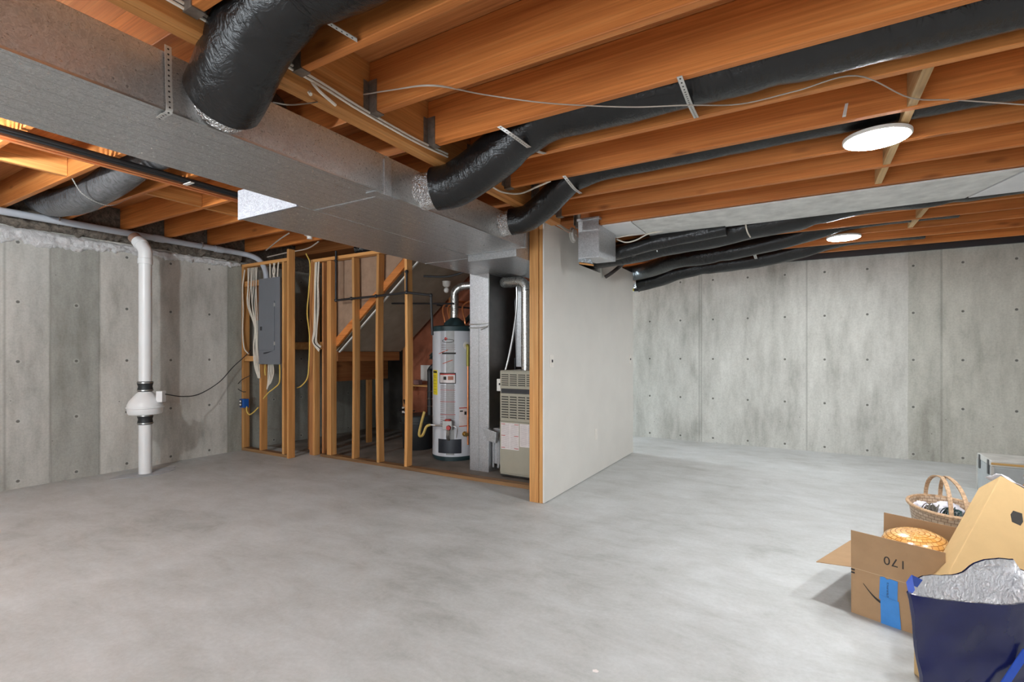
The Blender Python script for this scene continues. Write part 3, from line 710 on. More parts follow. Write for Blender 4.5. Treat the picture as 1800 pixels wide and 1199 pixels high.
def on_tank(a0, a1, z0, z1, off, m, name, p, n_=12):
    """curved patch on the tank; angles in degrees from the direction of the room"""
    bm = BM(); A = []; B = []
    for k in range(n_ + 1):
        a = cdir + R(a0 + (a1 - a0) * k / n_)
        for L, r_ in ((A, HR), (B, HR + off)):
            L.append([bm.verts.new((HX + r_ * math.cos(a), HY + r_ * math.sin(a), z)) for z in (z0, z1)])
    for k in range(n_):
        bm.faces.new((B[k][0], B[k + 1][0], B[k + 1][1], B[k][1])); bm.faces.new((A[k][1], A[k + 1][1], A[k + 1][0], A[k][0]))
        bm.faces.new((A[k][0], A[k + 1][0], B[k + 1][0], B[k][0])); bm.faces.new((B[k][1], B[k + 1][1], A[k + 1][1], A[k][1]))
    bm.faces.new((A[0][0], B[0][0], B[0][1], A[0][1])); bm.faces.new((A[-1][0], A[-1][1], B[-1][1], B[-1][0]))
    return obj(name, bm, m, p, smooth=True)
on_tank(-13, 8, 0.08, 1.574, 0.0012, HEATG, 'grey_band', t)
on_tank(-62, -40, 0.80, 1.10, 0.002, YEL, 'energy_tag', t)
on_tank(-60, -42, 1.065, 1.088, 0.003, INK, 'tag_print', t, 4)
for z in (1.03, 1.01, 0.97, 0.93, 0.90, 0.86, 0.83): on_tank(-58, -44, z, z + 0.005, 0.003, plain('olive_print', (0.35, 0.28, 0.02), 0.6) if z == 1.03 else bpy.data.materials['olive_print'], 'tag_print', t, 4)
on_tank(-30, 11, 0.565, 0.57, 0.002, REDP, 'red_print', t); on_tank(-30, 11, 0.72, 0.725, 0.002, REDP, 'red_print', t); on_tank(-30, 11, 0.86, 0.865, 0.002, REDP, 'red_print', t)
for i in range(20): on_tank(-29, 10, 0.45 + i * 0.024, 0.458 + i * 0.024, 0.002, plain('faded_print', (0.33, 0.28, 0.28), 0.7) if i == 0 else bpy.data.materials['faded_print'], 'fine_print', t, 6)
lab = on_tank(-32, 12, 0.94, 1.07, 0.002, INK, 'warning_label', t); on_tank(-30, 10, 0.95, 1.06, 0.003, PAPER, 'label_face', lab); on_tank(-30, 10, 1.045, 1.06, 0.0036, REDP, 'label_heading', lab); on_tank(-20, -12, 0.985, 1.025, 0.0036, INK, 'label_print', lab); on_tank(-8, 6, 0.985, 1.03, 0.0036, plain('label_picture', (0.4, 0.14, 0.08), 0.6), 'label_print', lab)
for k, z in enumerate((1.30, 1.18)):
    bm = BM(); pts = []
    for i in range(7):
        a = cdir + R(-34 + 26 * i / 6 + 12 * k); pts.append((HX + (HR + 0.003) * math.cos(a), HY + (HR + 0.003) * math.sin(a), z + 0.045 * i / 6))
    tube(bm, pts, 0.004, 6); obj('red_stroke', bm, plain('orange_red_print', (0.62, 0.10, 0.03), 0.6), t)
# emblem: dark oval ring with a red dot, then lines of lettering
bm = BM(); pts = []
for i in range(33):
    q = 2 * math.pi * i / 32; a = cdir + R(-8 + 15 * math.cos(q)); pts.append((HX + (HR + 0.003) * math.cos(a), HY + (HR + 0.003) * math.sin(a), 1.455 + 0.02 * math.sin(q)))
tube(bm, pts, 0.003, 6); emb = obj('oval_emblem', bm, INK, t)
a = cdir + R(-13); bm = BM(); lathe(bm, [(0.001, -0.004), (0.022, 0), (0.001, 0.004)], 0, 0, 0, 16)
bmesh.ops.transform(bm, matrix=Matrix.Translation((HX + HR * math.cos(a), HY + HR * math.sin(a), 1.48)) @ Vector((math.cos(a), math.sin(a), 0)).to_track_quat('Z', 'Y').to_matrix().to_4x4(), verts=bm.verts)
obj('red_dot', bm, REDP, emb, smooth=True)
for z in (1.40, 1.375, 1.35): on_tank(-26, 10, z, z + 0.008, 0.003, bpy.data.materials['faded_print'], 'small_print', t, 6)
on_tank(-24, 12, 1.295, 1.315, 0.003, INK, 'model_print', t)
nl = on_tank(20, 48, 0.42, 0.66, 0.002, PAPER, 'side_label', t); on_tank(20, 48, 0.64, 0.65, 0.003, REDP, 'label_heading', nl); on_tank(20, 48, 0.42, 0.43, 0.003, bpy.data.materials['orange_red_print'], 'label_heading', nl)
on_tank(22, 30, 0.60, 0.615, 0.003, INK, 'label_print', nl); on_tank(34, 40, 0.56, 0.60, 0.003, INK, 'label_print', nl)
on_tank(-36, 26, 0.10, 0.27, 0.004, plain('access_door', (0.03, 0.035, 0.045), 0.35), 'access_door', t)
a = cdir + R(-6); ax_, ay_ = math.cos(a), math.sin(a); vx, vy = HX + (HR + 0.03) * ax_, HY + (HR + 0.03) * ay_
Mv = Matrix.Translation((vx, vy, 0.44)) @ Matrix.Rotation(a, 4, 'Z')
v = obj('gas_valve', (lambda b_: (box(b_, -0.03, 0.04, -0.06, 0.06, -0.05, 0.06, Mv), b_)[1])(BM()), plain('valve_grey', (0.35, 0.34, 0.32), 0.4, 0.4), t, bev=0.006)
bm = BM(); lathe(bm, [(0.028, 0), (0.03, 0.01), (0.024, 0.03)], 0, 0, 0, 20, 'X'); bmesh.ops.transform(bm, matrix=Mv @ Matrix.Translation((0.04, 0.02, -0.02)), verts=bm.verts); obj('knob', bm, REDP, v, smooth=True)
bm = BM(); lathe(bm, [(0.04, 0), (0.036, 0.016)], 0, 0, 0, 20); bmesh.ops.transform(bm, matrix=Mv @ Matrix.Translation((0.0, 0.0, 0.06)), verts=bm.verts); obj('knob', bm, REDP, v, smooth=True)
bm = BM()
for k in (-1, 0, 1): tube(bm, smooth_path([tuple(Mv @ Vector((0.01, 0.012 * k, -0.05))), tuple(Mv @ Vector((0.02, 0.014 * k, -0.12))), tuple(Mv @ Vector((-0.02, 0.012 * k, -0.18)))], 5), 0.005, 6)
tube(bm, smooth_path([tuple(Mv @ Vector((0.02, 0.06, 0))), tuple(Mv @ Vector((0.02, 0.12, -0.03))), tuple(Mv @ Vector((-0.01, 0.10, -0.15)))], 6), 0.004, 6)
obj('burner_tubes', bm, STEEL, v, smooth=True)
a = cdir + R(-64)
bm = BM(); tube(bm, smooth_path([tuple(Mv @ Vector((0.0, -0.06, 0.0))), tuple(Mv @ Vector((0.01, -0.16, 0.0))), tuple(Mv @ Vector((0.0, -0.22, 0.005)))], 5), 0.012, 8); obj('gas_nipple', bm, STEEL, v, smooth=True)
bm = BM(); tube(bm, smooth_path([tuple(Mv @ Vector((0.0, -0.22, 0.005))), tuple(Mv @ Vector((0.0, -0.27, -0.02))), tuple(Mv @ Vector((0.02, -0.31, -0.12))), tuple(Mv @ Vector((0.04, -0.345, -0.11))), tuple(Mv @ Vector((0.0, -0.33, 0.03))), tuple(Mv @ Vector((-0.02, -0.30, 0.16)))], 7), 0.016, 10)
obj('yellow_gas_hose', bm, plain('yellow_hose', (0.72, 0.52, 0.14), 0.45), v, smooth=True)
a = cdir + R(34); bm = BM(); lathe(bm, [(0.03, 0), (0.03, 0.012), (0.014, 0.014), (0.014, 0.05), (0.024, 0.052), (0.024, 0.062)], 0, 0, 0, 16, 'X')
bmesh.ops.transform(bm, matrix=Matrix.Translation((HX + HR * math.cos(a), HY + HR * math.sin(a), 0.33)) @ Matrix.Rotation(a, 4, 'Z'), verts=bm.verts); obj('drain_valve', bm, BRASS, t, smooth=True)
a = cdir + R(40); rx, ry = HX + HR * math.cos(a), HY + HR * math.sin(a)
bm = BM(); lathe(bm, [(0.045, 0), (0.045, 0.01), (0.02, 0.012)], 0, 0, 0, 20, 'X'); bmesh.ops.transform(bm, matrix=Matrix.Translation((rx, ry, 1.40)) @ Matrix.Rotation(a, 4, 'Z'), verts=bm.verts); obj('relief_flange', bm, WHITEP, t, smooth=True)
qx, qy = HX + (HR + 0.035) * math.cos(a), HY + (HR + 0.035) * math.sin(a)
obj('relief_pipe', tb([(qx, qy, 1.15), (qx, qy, 0.2)], 0.011, 3, 10), COPPER, t, smooth=True)
obj('relief_valve', tb([(rx, ry, 1.40), (qx, qy, 1.39), (qx, qy, 1.30), (qx, qy, 1.15)], 0.02, 5, 10), plain('olive_brass', (0.35, 0.30, 0.06), 0.45, 0.4), t, smooth=True)
obj('vent_pipe', tb([(HX, HY, 1.745), (HX, HY, 2.02), (HX + 0.01, HY, 2.08), (HX + 0.06, HY + 0.02, 2.13), (HX + 0.16, HY + 0.05, 2.15), (HX + 0.5, HY + 0.2, 2.16)], 0.05, 6, 20), GALV_P, t, smooth=True)
for k, (dx, dy, hh) in enumerate(((-0.17, 0.02, 0.20), (-0.12, 0.06, 0.26), (0.12, 0.05, 0.24))):
    bm = tb([(HX + dx, HY + dy, 1.65), (HX + dx, HY + dy, 1.72), (HX + dx - 0.05, HY + dy + 0.02, 1.86), (HX + dx - 0.04, HY + dy + 0.05, 1.93), (HX + dx + 0.03, HY + dy + 0.15, 1.98), (HX + dx + 0.05, HY + 0.5, 1.98)], 0.011, 6, 8)
    obj('copper_pipe', bm, COPPER, t, smooth=True)

# ------------------------------------------------------------------ black tub, pump, pipes at the back
t = thing('sump_tub', (-4.59, 5.25, 0), 'black plastic tub with a lid behind the leaning stud', 'tub')
bm = BM(); lathe(bm, [(0.19, 0.0), (0.205, 0.02), (0.228, 0.36)], -4.59, 5.25, 0, 40); obj('tub', bm, RUB, t, smooth=True)
bm = BM(); lathe(bm, [(0.232, 0.355), (0.252, 0.36), (0.252, 0.375), (0.23, 0.38), (0.235, 0.45), (0.22, 0.465), (0.02, 0.47)], -4.59, 5.25, 0, 40); obj('lid', bm, plain('dark_grey_lid', (0.035, 0.04, 0.04), 0.45), t, smooth=True)
obj('standpipe', tb([(-4.40, 5.27, 0.46), (-4.40, 5.27, 1.0), (-4.42, 5.3, 1.08), (-4.36, 5.34, 1.16), (-4.30, 5.36, 1.24), (-4.30, 5.36, 1.55)], 0.035, 6, 14), RUB, t, smooth=True)
for z in (0.58, 0.68, 0.78):
    bm = BM(); lathe(bm, [(0.037, 0), (0.04, 0.006), (0.037, 0.012)], -4.40, 5.27, z, 16); obj('hose_clamp', bm, STEEL, t, smooth=True)
bm = tb([(-4.72, 5.2, 0.47), (-4.82, 5.2, 0.52), (-4.95, 5.25, 0.5), (-5.0, 5.4, 0.49), (-5.12, 5.58, 0.5)], 0.013, 7)
tag(obj('tub_cable', bm, WIREB, smooth=True), 'black power cord from the tub to the outlet at the back post', 'cord')
bm = tb([(-5.1, 5.57, 0.55), (-5.08, 5.5, 0.62), (-5.02, 5.45, 0.58), (-4.95, 5.45, 0.50), (-4.85, 5.35, 0.49), (-4.70, 5.3, 0.50)], 0.010, 7)
tag(obj('tub_cable', bm, WIREB, smooth=True), 'looping thinner black power cord above the tub lid', 'cord')
t = thing('power_outlet', (-5.2, 5.6, 0.42), 'white power outlet low on the reddish back post', 'outlet')
obj('plate', bx(-5.22, -5.14, 5.605, 5.618, 0.36, 0.50), WHITEP, t, bev=0.003)
for z in (0.40, 0.46): obj('plug', bx(-5.20, -5.165, 5.585, 5.606, z - 0.012, z + 0.012), PANELD, t)
t = thing('utility_shelf', (-4.75, 5.6, 0.85), 'narrow shelf board on the red back wall with a pale panel above', 'shelf')
obj('board', bx(-5.02, -4.36, 5.46, 5.60, 0.83, 0.85), WPX, t, bev=0.002)
obj('bracket', bx(-4.98, -4.955, 5.48, 5.60, 0.76, 0.83), WZR, t); obj('bracket', bx(-4.42, -4.395, 5.48, 5.60, 0.76, 0.83), WZR, t)
tag(obj('pale_panel', bx(-4.93, -4.60, 5.695, 5.715, 0.90, 1.13), DRY), 'pale square panel on the red back wall above the shelf', 'panel')
tag(obj('small_box', bx(-4.90, -4.80, 5.5, 5.58, 0.852, 0.92), plain('red_grey_box', (0.25, 0.13, 0.12), 0.7), bev=0.003), 'small dull red box on the narrow back shelf', 'box')
# black iron gas pipe across the studs
bm = BM()
gy = 4.155
t = thing('gas_pipe', (-4.5, gy, 1.96), 'black iron gas pipe hung across the studs before the furnace room', 'pipe')
def iron(pts): return obj('pipe_run', tb(pts, 0.0135, 2, 10, False), BLACKIRON, t, smooth=True)
iron([(-4.947, gy, 2.56), (-4.947, gy, 1.955)]); iron([(-4.947, gy, 1.955), (-4.27, gy, 1.965)]); iron([(-4.27, gy, 1.965), (-3.80, gy, 1.98)]); iron([(-3.80, gy, 1.98), (-3.80, gy, 2.22)])
iron([(-3.80, gy, 1.98), (-3.47, gy + 0.02, 1.93)]); iron([(-3.47, gy + 0.02, 1.93), (-3.45, gy + 0.02, 1.5)])
for x, z in ((-4.947, 1.955), (-4.947, 2.44), (-4.68, 1.96), (-4.27, 1.967), (-3.80, 1.98), (-3.80, 2.21), (-3.47, 1.93)):
    bm = BM(); bmesh.ops.create_uvsphere(bm, u_segments=12, v_segments=8, radius=0.022, matrix=Matrix.Translation((x, gy + (0.02 if x > -3.5 else 0), z))); obj('fitting', bm, BLACKIRON, t, smooth=True)
tag(obj('vent_line', tb([(-4.3, 5.30, 1.96), (-3.8, 5.31, 1.90), (-3.26, 5.32, 1.86)], 0.011, 2, 8), BLACKIRON, smooth=True), 'thin black pipe below the bulb under the stairs soffit', 'pipe')
tag(obj('sprinkler_line', tb([(-3.72, 4.35, 2.18), (-3.45, 4.45, 2.17), (-3.2, 4.52, 2.23), (-3.02, 4.55, 2.25)], 0.012, 5, 8), BLACKIRON, smooth=True), 'thin dark pipe just below the return duct, ending at the return drop', 'pipe')
tag(obj('drain_pipe', tb([(-4.55, 5.5, 1.25), (-4.5, 5.5, 1.32), (-3.7, 5.55, 1.98), (-3.5, 5.56, 2.1)], 0.032, 4, 14), plain('dark_green_pipe', (0.018, 0.03, 0.027), 0.4), smooth=True), 'dark drain pipe climbing under the slope of the stairs', 'pipe')
t = thing('bulb_holder', (-4.0, 5.1, 2.12), 'bare unlit bulb in a white holder under the stairs soffit', 'bulb')
bm = BM(); lathe(bm, [(0.055, 0.075), (0.05, 0.02), (0.03, 0.0)], -3.98, 5.1, 2.16, 20); obj('holder', bm, WHITEP, t, smooth=True)
bm = BM(); bmesh.ops.create_uvsphere(bm, u_segments=16, v_segments=10, radius=0.036, matrix=Matrix.Translation((-3.98, 5.1, 2.12))); obj('bulb', bm, plain('frosted_bulb', (0.8, 0.78, 0.75), 0.25), t, smooth=True)

# ------------------------------------------------------------------ black insulated flex ducts
def flex(pts, r, label, pinch=(), collar=None, name='flex_duct', n=10, film=None, amp=0.03, seed=1, cut=0.0):
    """insulated duct in black film; pinch = list of (fraction, depth) where a strap squeezes it"""
    rnd = random.Random(seed); P = smooth_path(pts, n)
    Lr = [0.0]
    for a_, b_ in zip(P, P[1:]): Lr.append(Lr[-1] + (b_ - a_).length)
    m_ = max(24, int(Lr[-1] / 0.035)); Q = []; i = 0
    for k in range(m_ + 1):
        s_ = Lr[-1] * k / m_
        while i < len(P) - 2 and Lr[i + 1] < s_: i += 1
        f = (s_ - Lr[i]) / max(1e-9, Lr[i + 1] - Lr[i]); Q.append(P[i].lerp(P[i + 1], f))
    ph = [rnd.uniform(0, 6.28) for _ in range(6)]
    def rf(f):
        v = 1 + amp * (math.sin(f * Lr[-1] * 9 + ph[0]) * 0.5 + math.sin(f * Lr[-1] * 23 + ph[1]) * 0.3)
        for c_, d_ in pinch: v -= d_ * math.exp(-((f - c_) * Lr[-1] / 0.06) ** 2)
        return v
    def sq(f, a_): return 1 + amp * (0.6 * math.sin(3 * a_ + f * Lr[-1] * 5 + ph[2]) + 0.5 * math.sin(7 * a_ + f * Lr[-1] * 17 + ph[3]))
    bm = BM(); tube(bm, Q, r, 28, True, rf, sq)
    o = obj(name, bm, film or FILM, smooth=True, sharp=70)
    tag(o, label, 'duct')
    if collar:
        bm = BM(); tube(bm, [Vector(collar[0]), Vector(collar[0]).lerp(Vector(collar[1]), .5), Vector(collar[1])], collar[2], 28, True, lambda f: 1 + 0.06 * math.sin(f * 9))
        c_ = obj('foil_collar', bm, FOIL, o, smooth=True); c_['label'] = 'crumpled foil tape collar'
    return o
flex([(-1.95, 1.10, 2.30), (-1.86, 1.085, 2.335), (-1.76, 1.07, 2.40), (-1.66, 1.065, 2.46), (-1.54, 1.07, 2.515), (-1.36, 1.085, 2.545), (-0.9, 1.09, 2.535), (0.2, 1.09, 2.535), (2.2, 1.09, 2.535)], 0.138,
     'biggest black flex duct, bending up from the trunk duct into the joists near the camera', ((0.13, 0.10),), ((-1.995, 1.11, 2.285), (-1.93, 1.10, 2.30), 0.112), amp=0.022, seed=3)
flex([(-1.90, 2.33, 2.285), (-1.78, 2.36, 2.30), (-1.60, 2.36, 2.36), (-1.35, 2.345, 2.47), (-1.15, 2.335, 2.545), (-0.8, 2.335, 2.545), (0.2, 2.335, 2.545), (1.5, 2.335, 2.545), (4.0, 2.335, 2.545)], 0.128,
     'thick black flex duct from the trunk duct, running between joists towards the ceiling light', ((0.10, 0.10), (0.31, 0.07)), ((-1.995, 2.33, 2.285), (-1.87, 2.335, 2.285), 0.112), amp=0.02, seed=5)
flex([(-1.92, 3.25, 2.30), (-1.80, 3.27, 2.315), (-1.62, 3.24, 2.39), (-1.42, 3.17, 2.49), (-1.2, 3.15, 2.55), (-0.8, 3.15, 2.555), (0.0, 3.15, 2.57), (0.8, 3.15, 2.57), (4.0, 3.15, 2.57)], 0.098,
     'thinner black flex duct from the trunk duct, passing above the bright ceiling light', ((0.10, 0.12),), ((-1.995, 3.25, 2.295), (-1.9, 3.255, 2.3), 0.095), amp=0.025, seed=8)
flex([(-2.75, 1.83, 2.75), (-3.4, 1.83, 2.785), (-4.1, 1.83, 2.785), (-4.5, 1.83, 2.755), (-4.9, 1.83, 2.69), (-5.45, 1.83, 2.655), (-6.0, 1.83, 2.70), (-6.40, 1.83, 2.80)], 0.122,
     'sagging dusty black flex duct between the joists by the left wall', ((0.68, 0.08),), amp=0.02, seed=11, film=FILMG)
flex([(-2.07, 5.05, 2.33), (-1.9, 5.05, 2.34), (-1.55, 5.05, 2.355), (-1.15, 5.06, 2.41), (-0.77, 5.08, 2.44), (-0.43, 5.09, 2.487), (-0.05, 5.09, 2.52), (0.3, 5.09, 2.585), (0.55, 5.09, 2.605), (0.9, 5.09, 2.59), (1.5, 5.09, 2.62), (2.2, 5.09, 2.62)], 0.125,
     'fat black flex duct below the white ceiling boards, tied up by a white cord', ((0.50, 0.14), (0.72, 0.1)), amp=0.02, seed=13)
flex([(-2.07, 4.76, 2.275), (-1.85, 4.76, 2.28), (-1.60, 4.76, 2.30), (-1.25, 4.78, 2.36), (-0.95, 4.79, 2.395), (-0.6, 4.79, 2.42)], 0.07,
     'wrinkled grey-black flex duct emerging behind the metal wall boot', amp=0.04, seed=17)
flex([(-2.3, 6.60, 2.385), (-1.9, 6.55, 2.385), (-1.6, 6.30, 2.385), (-1.3, 6.03, 2.41), (-0.9, 5.92, 2.41), (-0.3, 5.91, 2.48), (0.1, 5.90, 2.56), (0.45, 5.90, 2.625), (1.2, 5.90, 2.63)], 0.10,
     'middle black flex duct leaving over the far end of the white wall', ((0.46, 0.10),), amp=0.02, seed=19)
flex([(-2.5, 6.82, 2.24), (-2.1, 6.82, 2.25), (-1.75, 6.79, 2.30), (-1.42, 6.77, 2.385), (-1.0, 6.77, 2.43), (-0.5, 6.77, 2.46), (0.0, 6.77, 2.54), (0.4, 6.77, 2.625), (1.1, 6.77, 2.63)], 0.105,
     'lowest black flex duct against the far concrete wall, past the end of the white wall', ((0.38, 0.12),), amp=0.03, seed=23)
tag(obj('foil_end', (lambda b_: (tube(b_, [(-2.25, 6.80, 2.235), (-1.98, 6.80, 2.26)], 0.112, 20, True), b_)[1])(BM()), FOIL, smooth=True), 'crumpled foil duct end just behind the corner of the white wall', 'foil')

# perforated hanging straps
def strap(pts, wdir, label, width=0.022, holes=True):
    P = smooth_path(pts, 6); bm = BM(); strip(bm, P, wdir, width)
    o = tag(obj('hanging_strap', bm, STRAP), label, 'strap', 'perforated hanging straps')
    if holes:
        bm = BM(); tot = 0; nxt = 0.012; wd = Vector(wdir).normalized()
        for a_, b_ in zip(P, P[1:]):
            L_ = (b_ - a_).length
            while nxt <= tot + L_:
                c_ = a_.lerp(b_, (nxt - tot) / L_); tdir = (b_ - a_).normalized(); q = 0.0038
                nn = tdir.cross(wd).normalized() * 0.0016
                vs = [c_ + tdir * q * math.cos(k * math.pi / 3) + wd * q * math.sin(k * math.pi / 3) for k in range(6)]
                A = [bm.verts.new(p + nn) for p in vs]; B = [bm.verts.new(p - nn) for p in vs]
                bm.faces.new(A); bm.faces.new(B[::-1])
                for k in range(6): bm.faces.new((A[k], A[(k + 1) % 6], B[(k + 1) % 6], B[k]))
                nxt += 0.019
            tot += L_
        obj('strap_holes', bm, INK, o)
    return o
strap([(-1.977, 0.915, 2.41), (-1.977, 0.918, 2.25), (-1.979, 0.92, 2.178), (-2.02, 0.92, 2.172), (-2.06, 0.925, 2.172)], (0, 1, 0), 'perforated strap hooked around the trunk duct edge, left of the biggest flex duct')
strap([(-1.438, 1.1, 2.46), (-1.445, 1.13, 2.462), (-1.431, 1.2, 2.456), (-1.397, 1.268, 2.436)], (0.7, -0.7, 0), 'perforated strap from the biggest flex duct up to a joist')
strap([(-1.315, 2.106, 2.436), (-1.249, 2.152, 2.385), (-1.256, 2.345, 2.395), (-1.269, 2.525, 2.436)], (1, 0, 0.1), 'pale perforated strap across the bend of the thick black flex duct')
strap([(-0.441, 2.1, 2.436), (-0.434, 2.165, 2.408), (-0.438, 2.307, 2.408), (-0.448, 2.511, 2.436)], (1, 0, 0), 'white perforated strap across the thick flex duct with thin wires caught under it')
strap([(-1.323, 2.901, 2.436), (-1.3, 2.928, 2.4), (-1.321, 3.068, 2.4), (-1.365, 3.281, 2.436)], (1, 0, 0), 'short pale strap across the bend of the thinner black flex duct')
strap([(-4.92, 1.60, 2.666), (-4.98, 1.68, 2.585), (-5.02, 1.80, 2.545), (-5.05, 1.92, 2.56), (-5.05, 2.05, 2.666)], (1, 0, 0.1), 'thin strap under the sagging flex duct by the left wall', 0.014)
strap([(-0.506, 6.175, 2.5), (-0.475, 6.0, 2.408), (-0.498, 6.6, 2.435)], (1, 0, 0), 'white strap holding the far flex ducts near the far wall', 0.03)
tag(obj('white_twine', tb([(-0.439, 4.86, 2.502), (-0.445, 4.82, 2.438), (-0.434, 4.85, 2.377), (-0.419, 4.95, 2.351)], 0.006, 6, 6), WIREW, smooth=True), 'white tie cord pinching the fat flex duct below the white ceiling boards', 'cord')
tag(obj('tie_wire', tb([(-1.227, 4.85, 2.295), (-1.467, 5.85, 2.439)], 0.006, 3, 6), STEEL, smooth=True), 'short wire tie where the far flex ducts cross', 'wire')
tag(obj('bracket_tab', (lambda b_: (prism(b_, [(0, 0), (0.012, 0), (0.004, -0.05), (-0.01, -0.05)], (0.16, 2.74, 2.437), (1, 0, 0), (0, 0, 1), 0.025), b_)[1])(BM()), STRAP), 'small metal tab hanging from a joist beyond the thick flex duct', 'bracket')

# ------------------------------------------------------------------ wires along the ceiling
def cab(name, pts, r, m, label, cat='cable', group=None):
    return tag(obj(name, tb(pts, r, 7, 6), m, smooth=True), label, cat, group)
bxx = -1.772
for k, dz in enumerate((0.0, 0.016)):
    cab('white_cable', [(bxx, 0.72, 2.445 + dz), (bxx, 1.35, 2.44 + dz), (bxx, 1.62, 2.425 + dz), (bxx, 2.0, 2.42 + dz), (bxx, 2.28, 2.435 + dz)], 0.006, WIREW, ['white cable stapled along the beam face, lower of the pair', 'white cable stapled along the beam face, upper of the pair'][k])
cab('white_cable', [(-1.825, 1.3, 2.541), (-1.86, 1.38, 2.489), (-1.772, 1.358, 2.38)], 0.008, WIREW, 'thick white cable end dropping from the joists onto the beam')
cab('white_cable', [(-1.77, 1.3, 2.561), (-1.833, 1.36, 2.527), (-1.765, 1.378, 2.418), (-1.772, 1.486, 2.39)], 0.007, WIREW, 'curving white cable coming from the joist onto the beam, beside the thick cable end')
cab('white_cable', [(-1.772, 2.733, 2.399), (-1.77, 2.894, 2.402), (-1.74, 3.077, 2.441), (-1.537, 2.95, 2.418), (-1.455, 2.98, 2.45)], 0.006, WIREW, 'white cable looping between the two flex ducts under the joist ends')
for k, d in enumerate((0.0, 0.01)):
    cab('thin_wire', [(-1.755, 1.177, 2.263), (-1.74, 1.265, 2.289), (-1.892, 1.62, 2.511), (-1.583, 1.64, 2.477), ((-1.345, 1.639, 2.434)[0], (-1.345, 1.639, 2.434)[1], 2.432 - d * 0.3), (-1.236, 1.85, 2.459), (-1.017, 1.98, 2.424), (-0.835, 2.136, 2.43), (-0.645, 2.2, 2.404), (-0.442, 2.24, 2.378), (-0.253, 2.461, 2.43), (-0.029, 2.466, 2.432), (0.182, 2.456, 2.433), (0.398, 2.75, 2.417), (0.587, 2.94, 2.442), (0.826, 3.0, 2.386)], 0.0028, WIREG,
        ['thin grey wire slung under the joists towards the ceiling light, upper of the pair', 'thin grey wire slung under the joists towards the ceiling light, lower of the pair'][k], 'wire')
for k in range(3):
    cab('white_cable', [(-1.93 - 0.006 * k, 3.9, 2.462 + 0.008 * k), (-1.925, 4.1, 2.463 + 0.008 * k), (-1.925, 4.3, 2.455 + 0.008 * k), (-1.92, 4.42, 2.47 + 0.006 * k)], 0.005, WIREW, 'white cable lying along the top edge of the white wall, ' + ['lowest of three', 'middle of three', 'topmost of three'][k])
cab('white_cable', [(-1.532, 4.56, 2.399), (-1.408, 4.62, 2.423), (-1.205, 4.66, 2.433), (-0.962, 4.72, 2.447)], 0.006, WIREW, 'straight white cable leaving the metal wall boot above the wrinkled flex duct')
cab('white_cable', [(-1.532, 4.56, 2.383), (-1.444, 4.56, 2.346), (-1.353, 4.58, 2.36), (-1.242, 4.6, 2.409), (-1.122, 4.64, 2.429)], 0.006, WIREW, 'looping white cable leaving the metal wall boot above the wrinkled flex duct')
cab('white_cable', [(-0.572, 4.8, 2.485), (-0.525, 4.8, 2.444), (-0.521, 4.8, 2.489)], 0.005, WIREW, 'short bent white cable end hanging under the white ceiling board')
# foam covered line set poking out of the wall
t = tag(obj('foam_sleeve', tb([(-1.93, 5.35, 2.163), (-1.86, 5.359, 2.204), (-1.8, 5.475, 2.292), (-1.433, 4.85, 2.294)], 0.021, 7, 12), HOSE, smooth=True), 'dark foam sleeved hose bending out of the white wall below the flex ducts', 'hose')
o = obj('hose_bracket', bx(-1.938, -1.93, 5.24, 5.27, 2.14, 2.34), STRAP); tag(o, 'thin metal bracket on the white wall at the foam hose', 'bracket')
t = thing('yellow_bar', (-1.95, 6.7, 2.13), 'short yellow bar with a black end poking out behind the corner of the white wall', 'bar')
obj('bar', bx(-2.2, -1.93, 6.431, 6.461, 2.125, 2.155), YEL, t); obj('end_cap', bx(-1.93, -1.87, 6.431, 6.466, 2.12, 2.16), RUB, t, bev=0.005)

# ------------------------------------------------------------------ wall boot, alarm, switches
t = thing('wall_boot', (-1.63, 4.3, 2.12), 'galvanised box boot hanging below the last near joist beside the white wall', 'duct boot')
bm = BM(); prism(bm, [(4.10, 2.14), (4.54, 2.17), (4.54, 2.425), (4.10, 2.425)], (-1.535, 0, 0), (0, 1, 0), (0, 0, 1), -0.195); obj('boot_body', bm, GALV_L, t, bev=0.004)
obj('boot_front', bx(-1.728, -1.537, 4.094, 4.10, 2.15, 2.47), GALV, t, bev=0.002)
obj('flange', bx(-1.735, -1.525, 4.075, 4.14, 2.47, 2.49), GALV_L, t, bev=0.003)
bm = BM(); prism(bm, [(-1.735, 2.155), (-1.62, 2.13), (-1.60, 2.09), (-1.735, 2.12)], (0, 4.11, 0), (1, 0, 0), (0, 0, 1), -0.02); obj('tape_wrap', bm, foil('dull_tape', (0.4, 0.44, 0.47), 0.4, 20, 0.6), t)
bm = BM(); prism(bm, [(-1.73, 2.115), (-1.60, 2.085), (-1.60, 2.072), (-1.73, 2.10)], (0, 4.12, 0), (1, 0, 0), (0, 0, 1), -0.02); obj('wood_slip', bm, WPX, t)
t = thing('smoke_alarm', (-1.93, 4.46, 2.36), 'round white smoke alarm high on the white wall beside the metal boot', 'alarm')
bm = BM(); lathe(bm, [(0.072, 0), (0.075, 0.008), (0.07, 0.014), (0.06, 0.016), (0.055, 0.034), (0.02, 0.04)], -1.94, 4.45, 2.45, 32, 'X'); obj('housing', bm, WHITEP, t, smooth=True)
bm = BM(); lathe(bm, [(0.014, 0.04), (0.014, 0.046)], -1.94, 4.45, 2.45, 16, 'X'); obj('test_button', bm, plain('ivory_button', (0.7, 0.62, 0.5), 0.5), t)
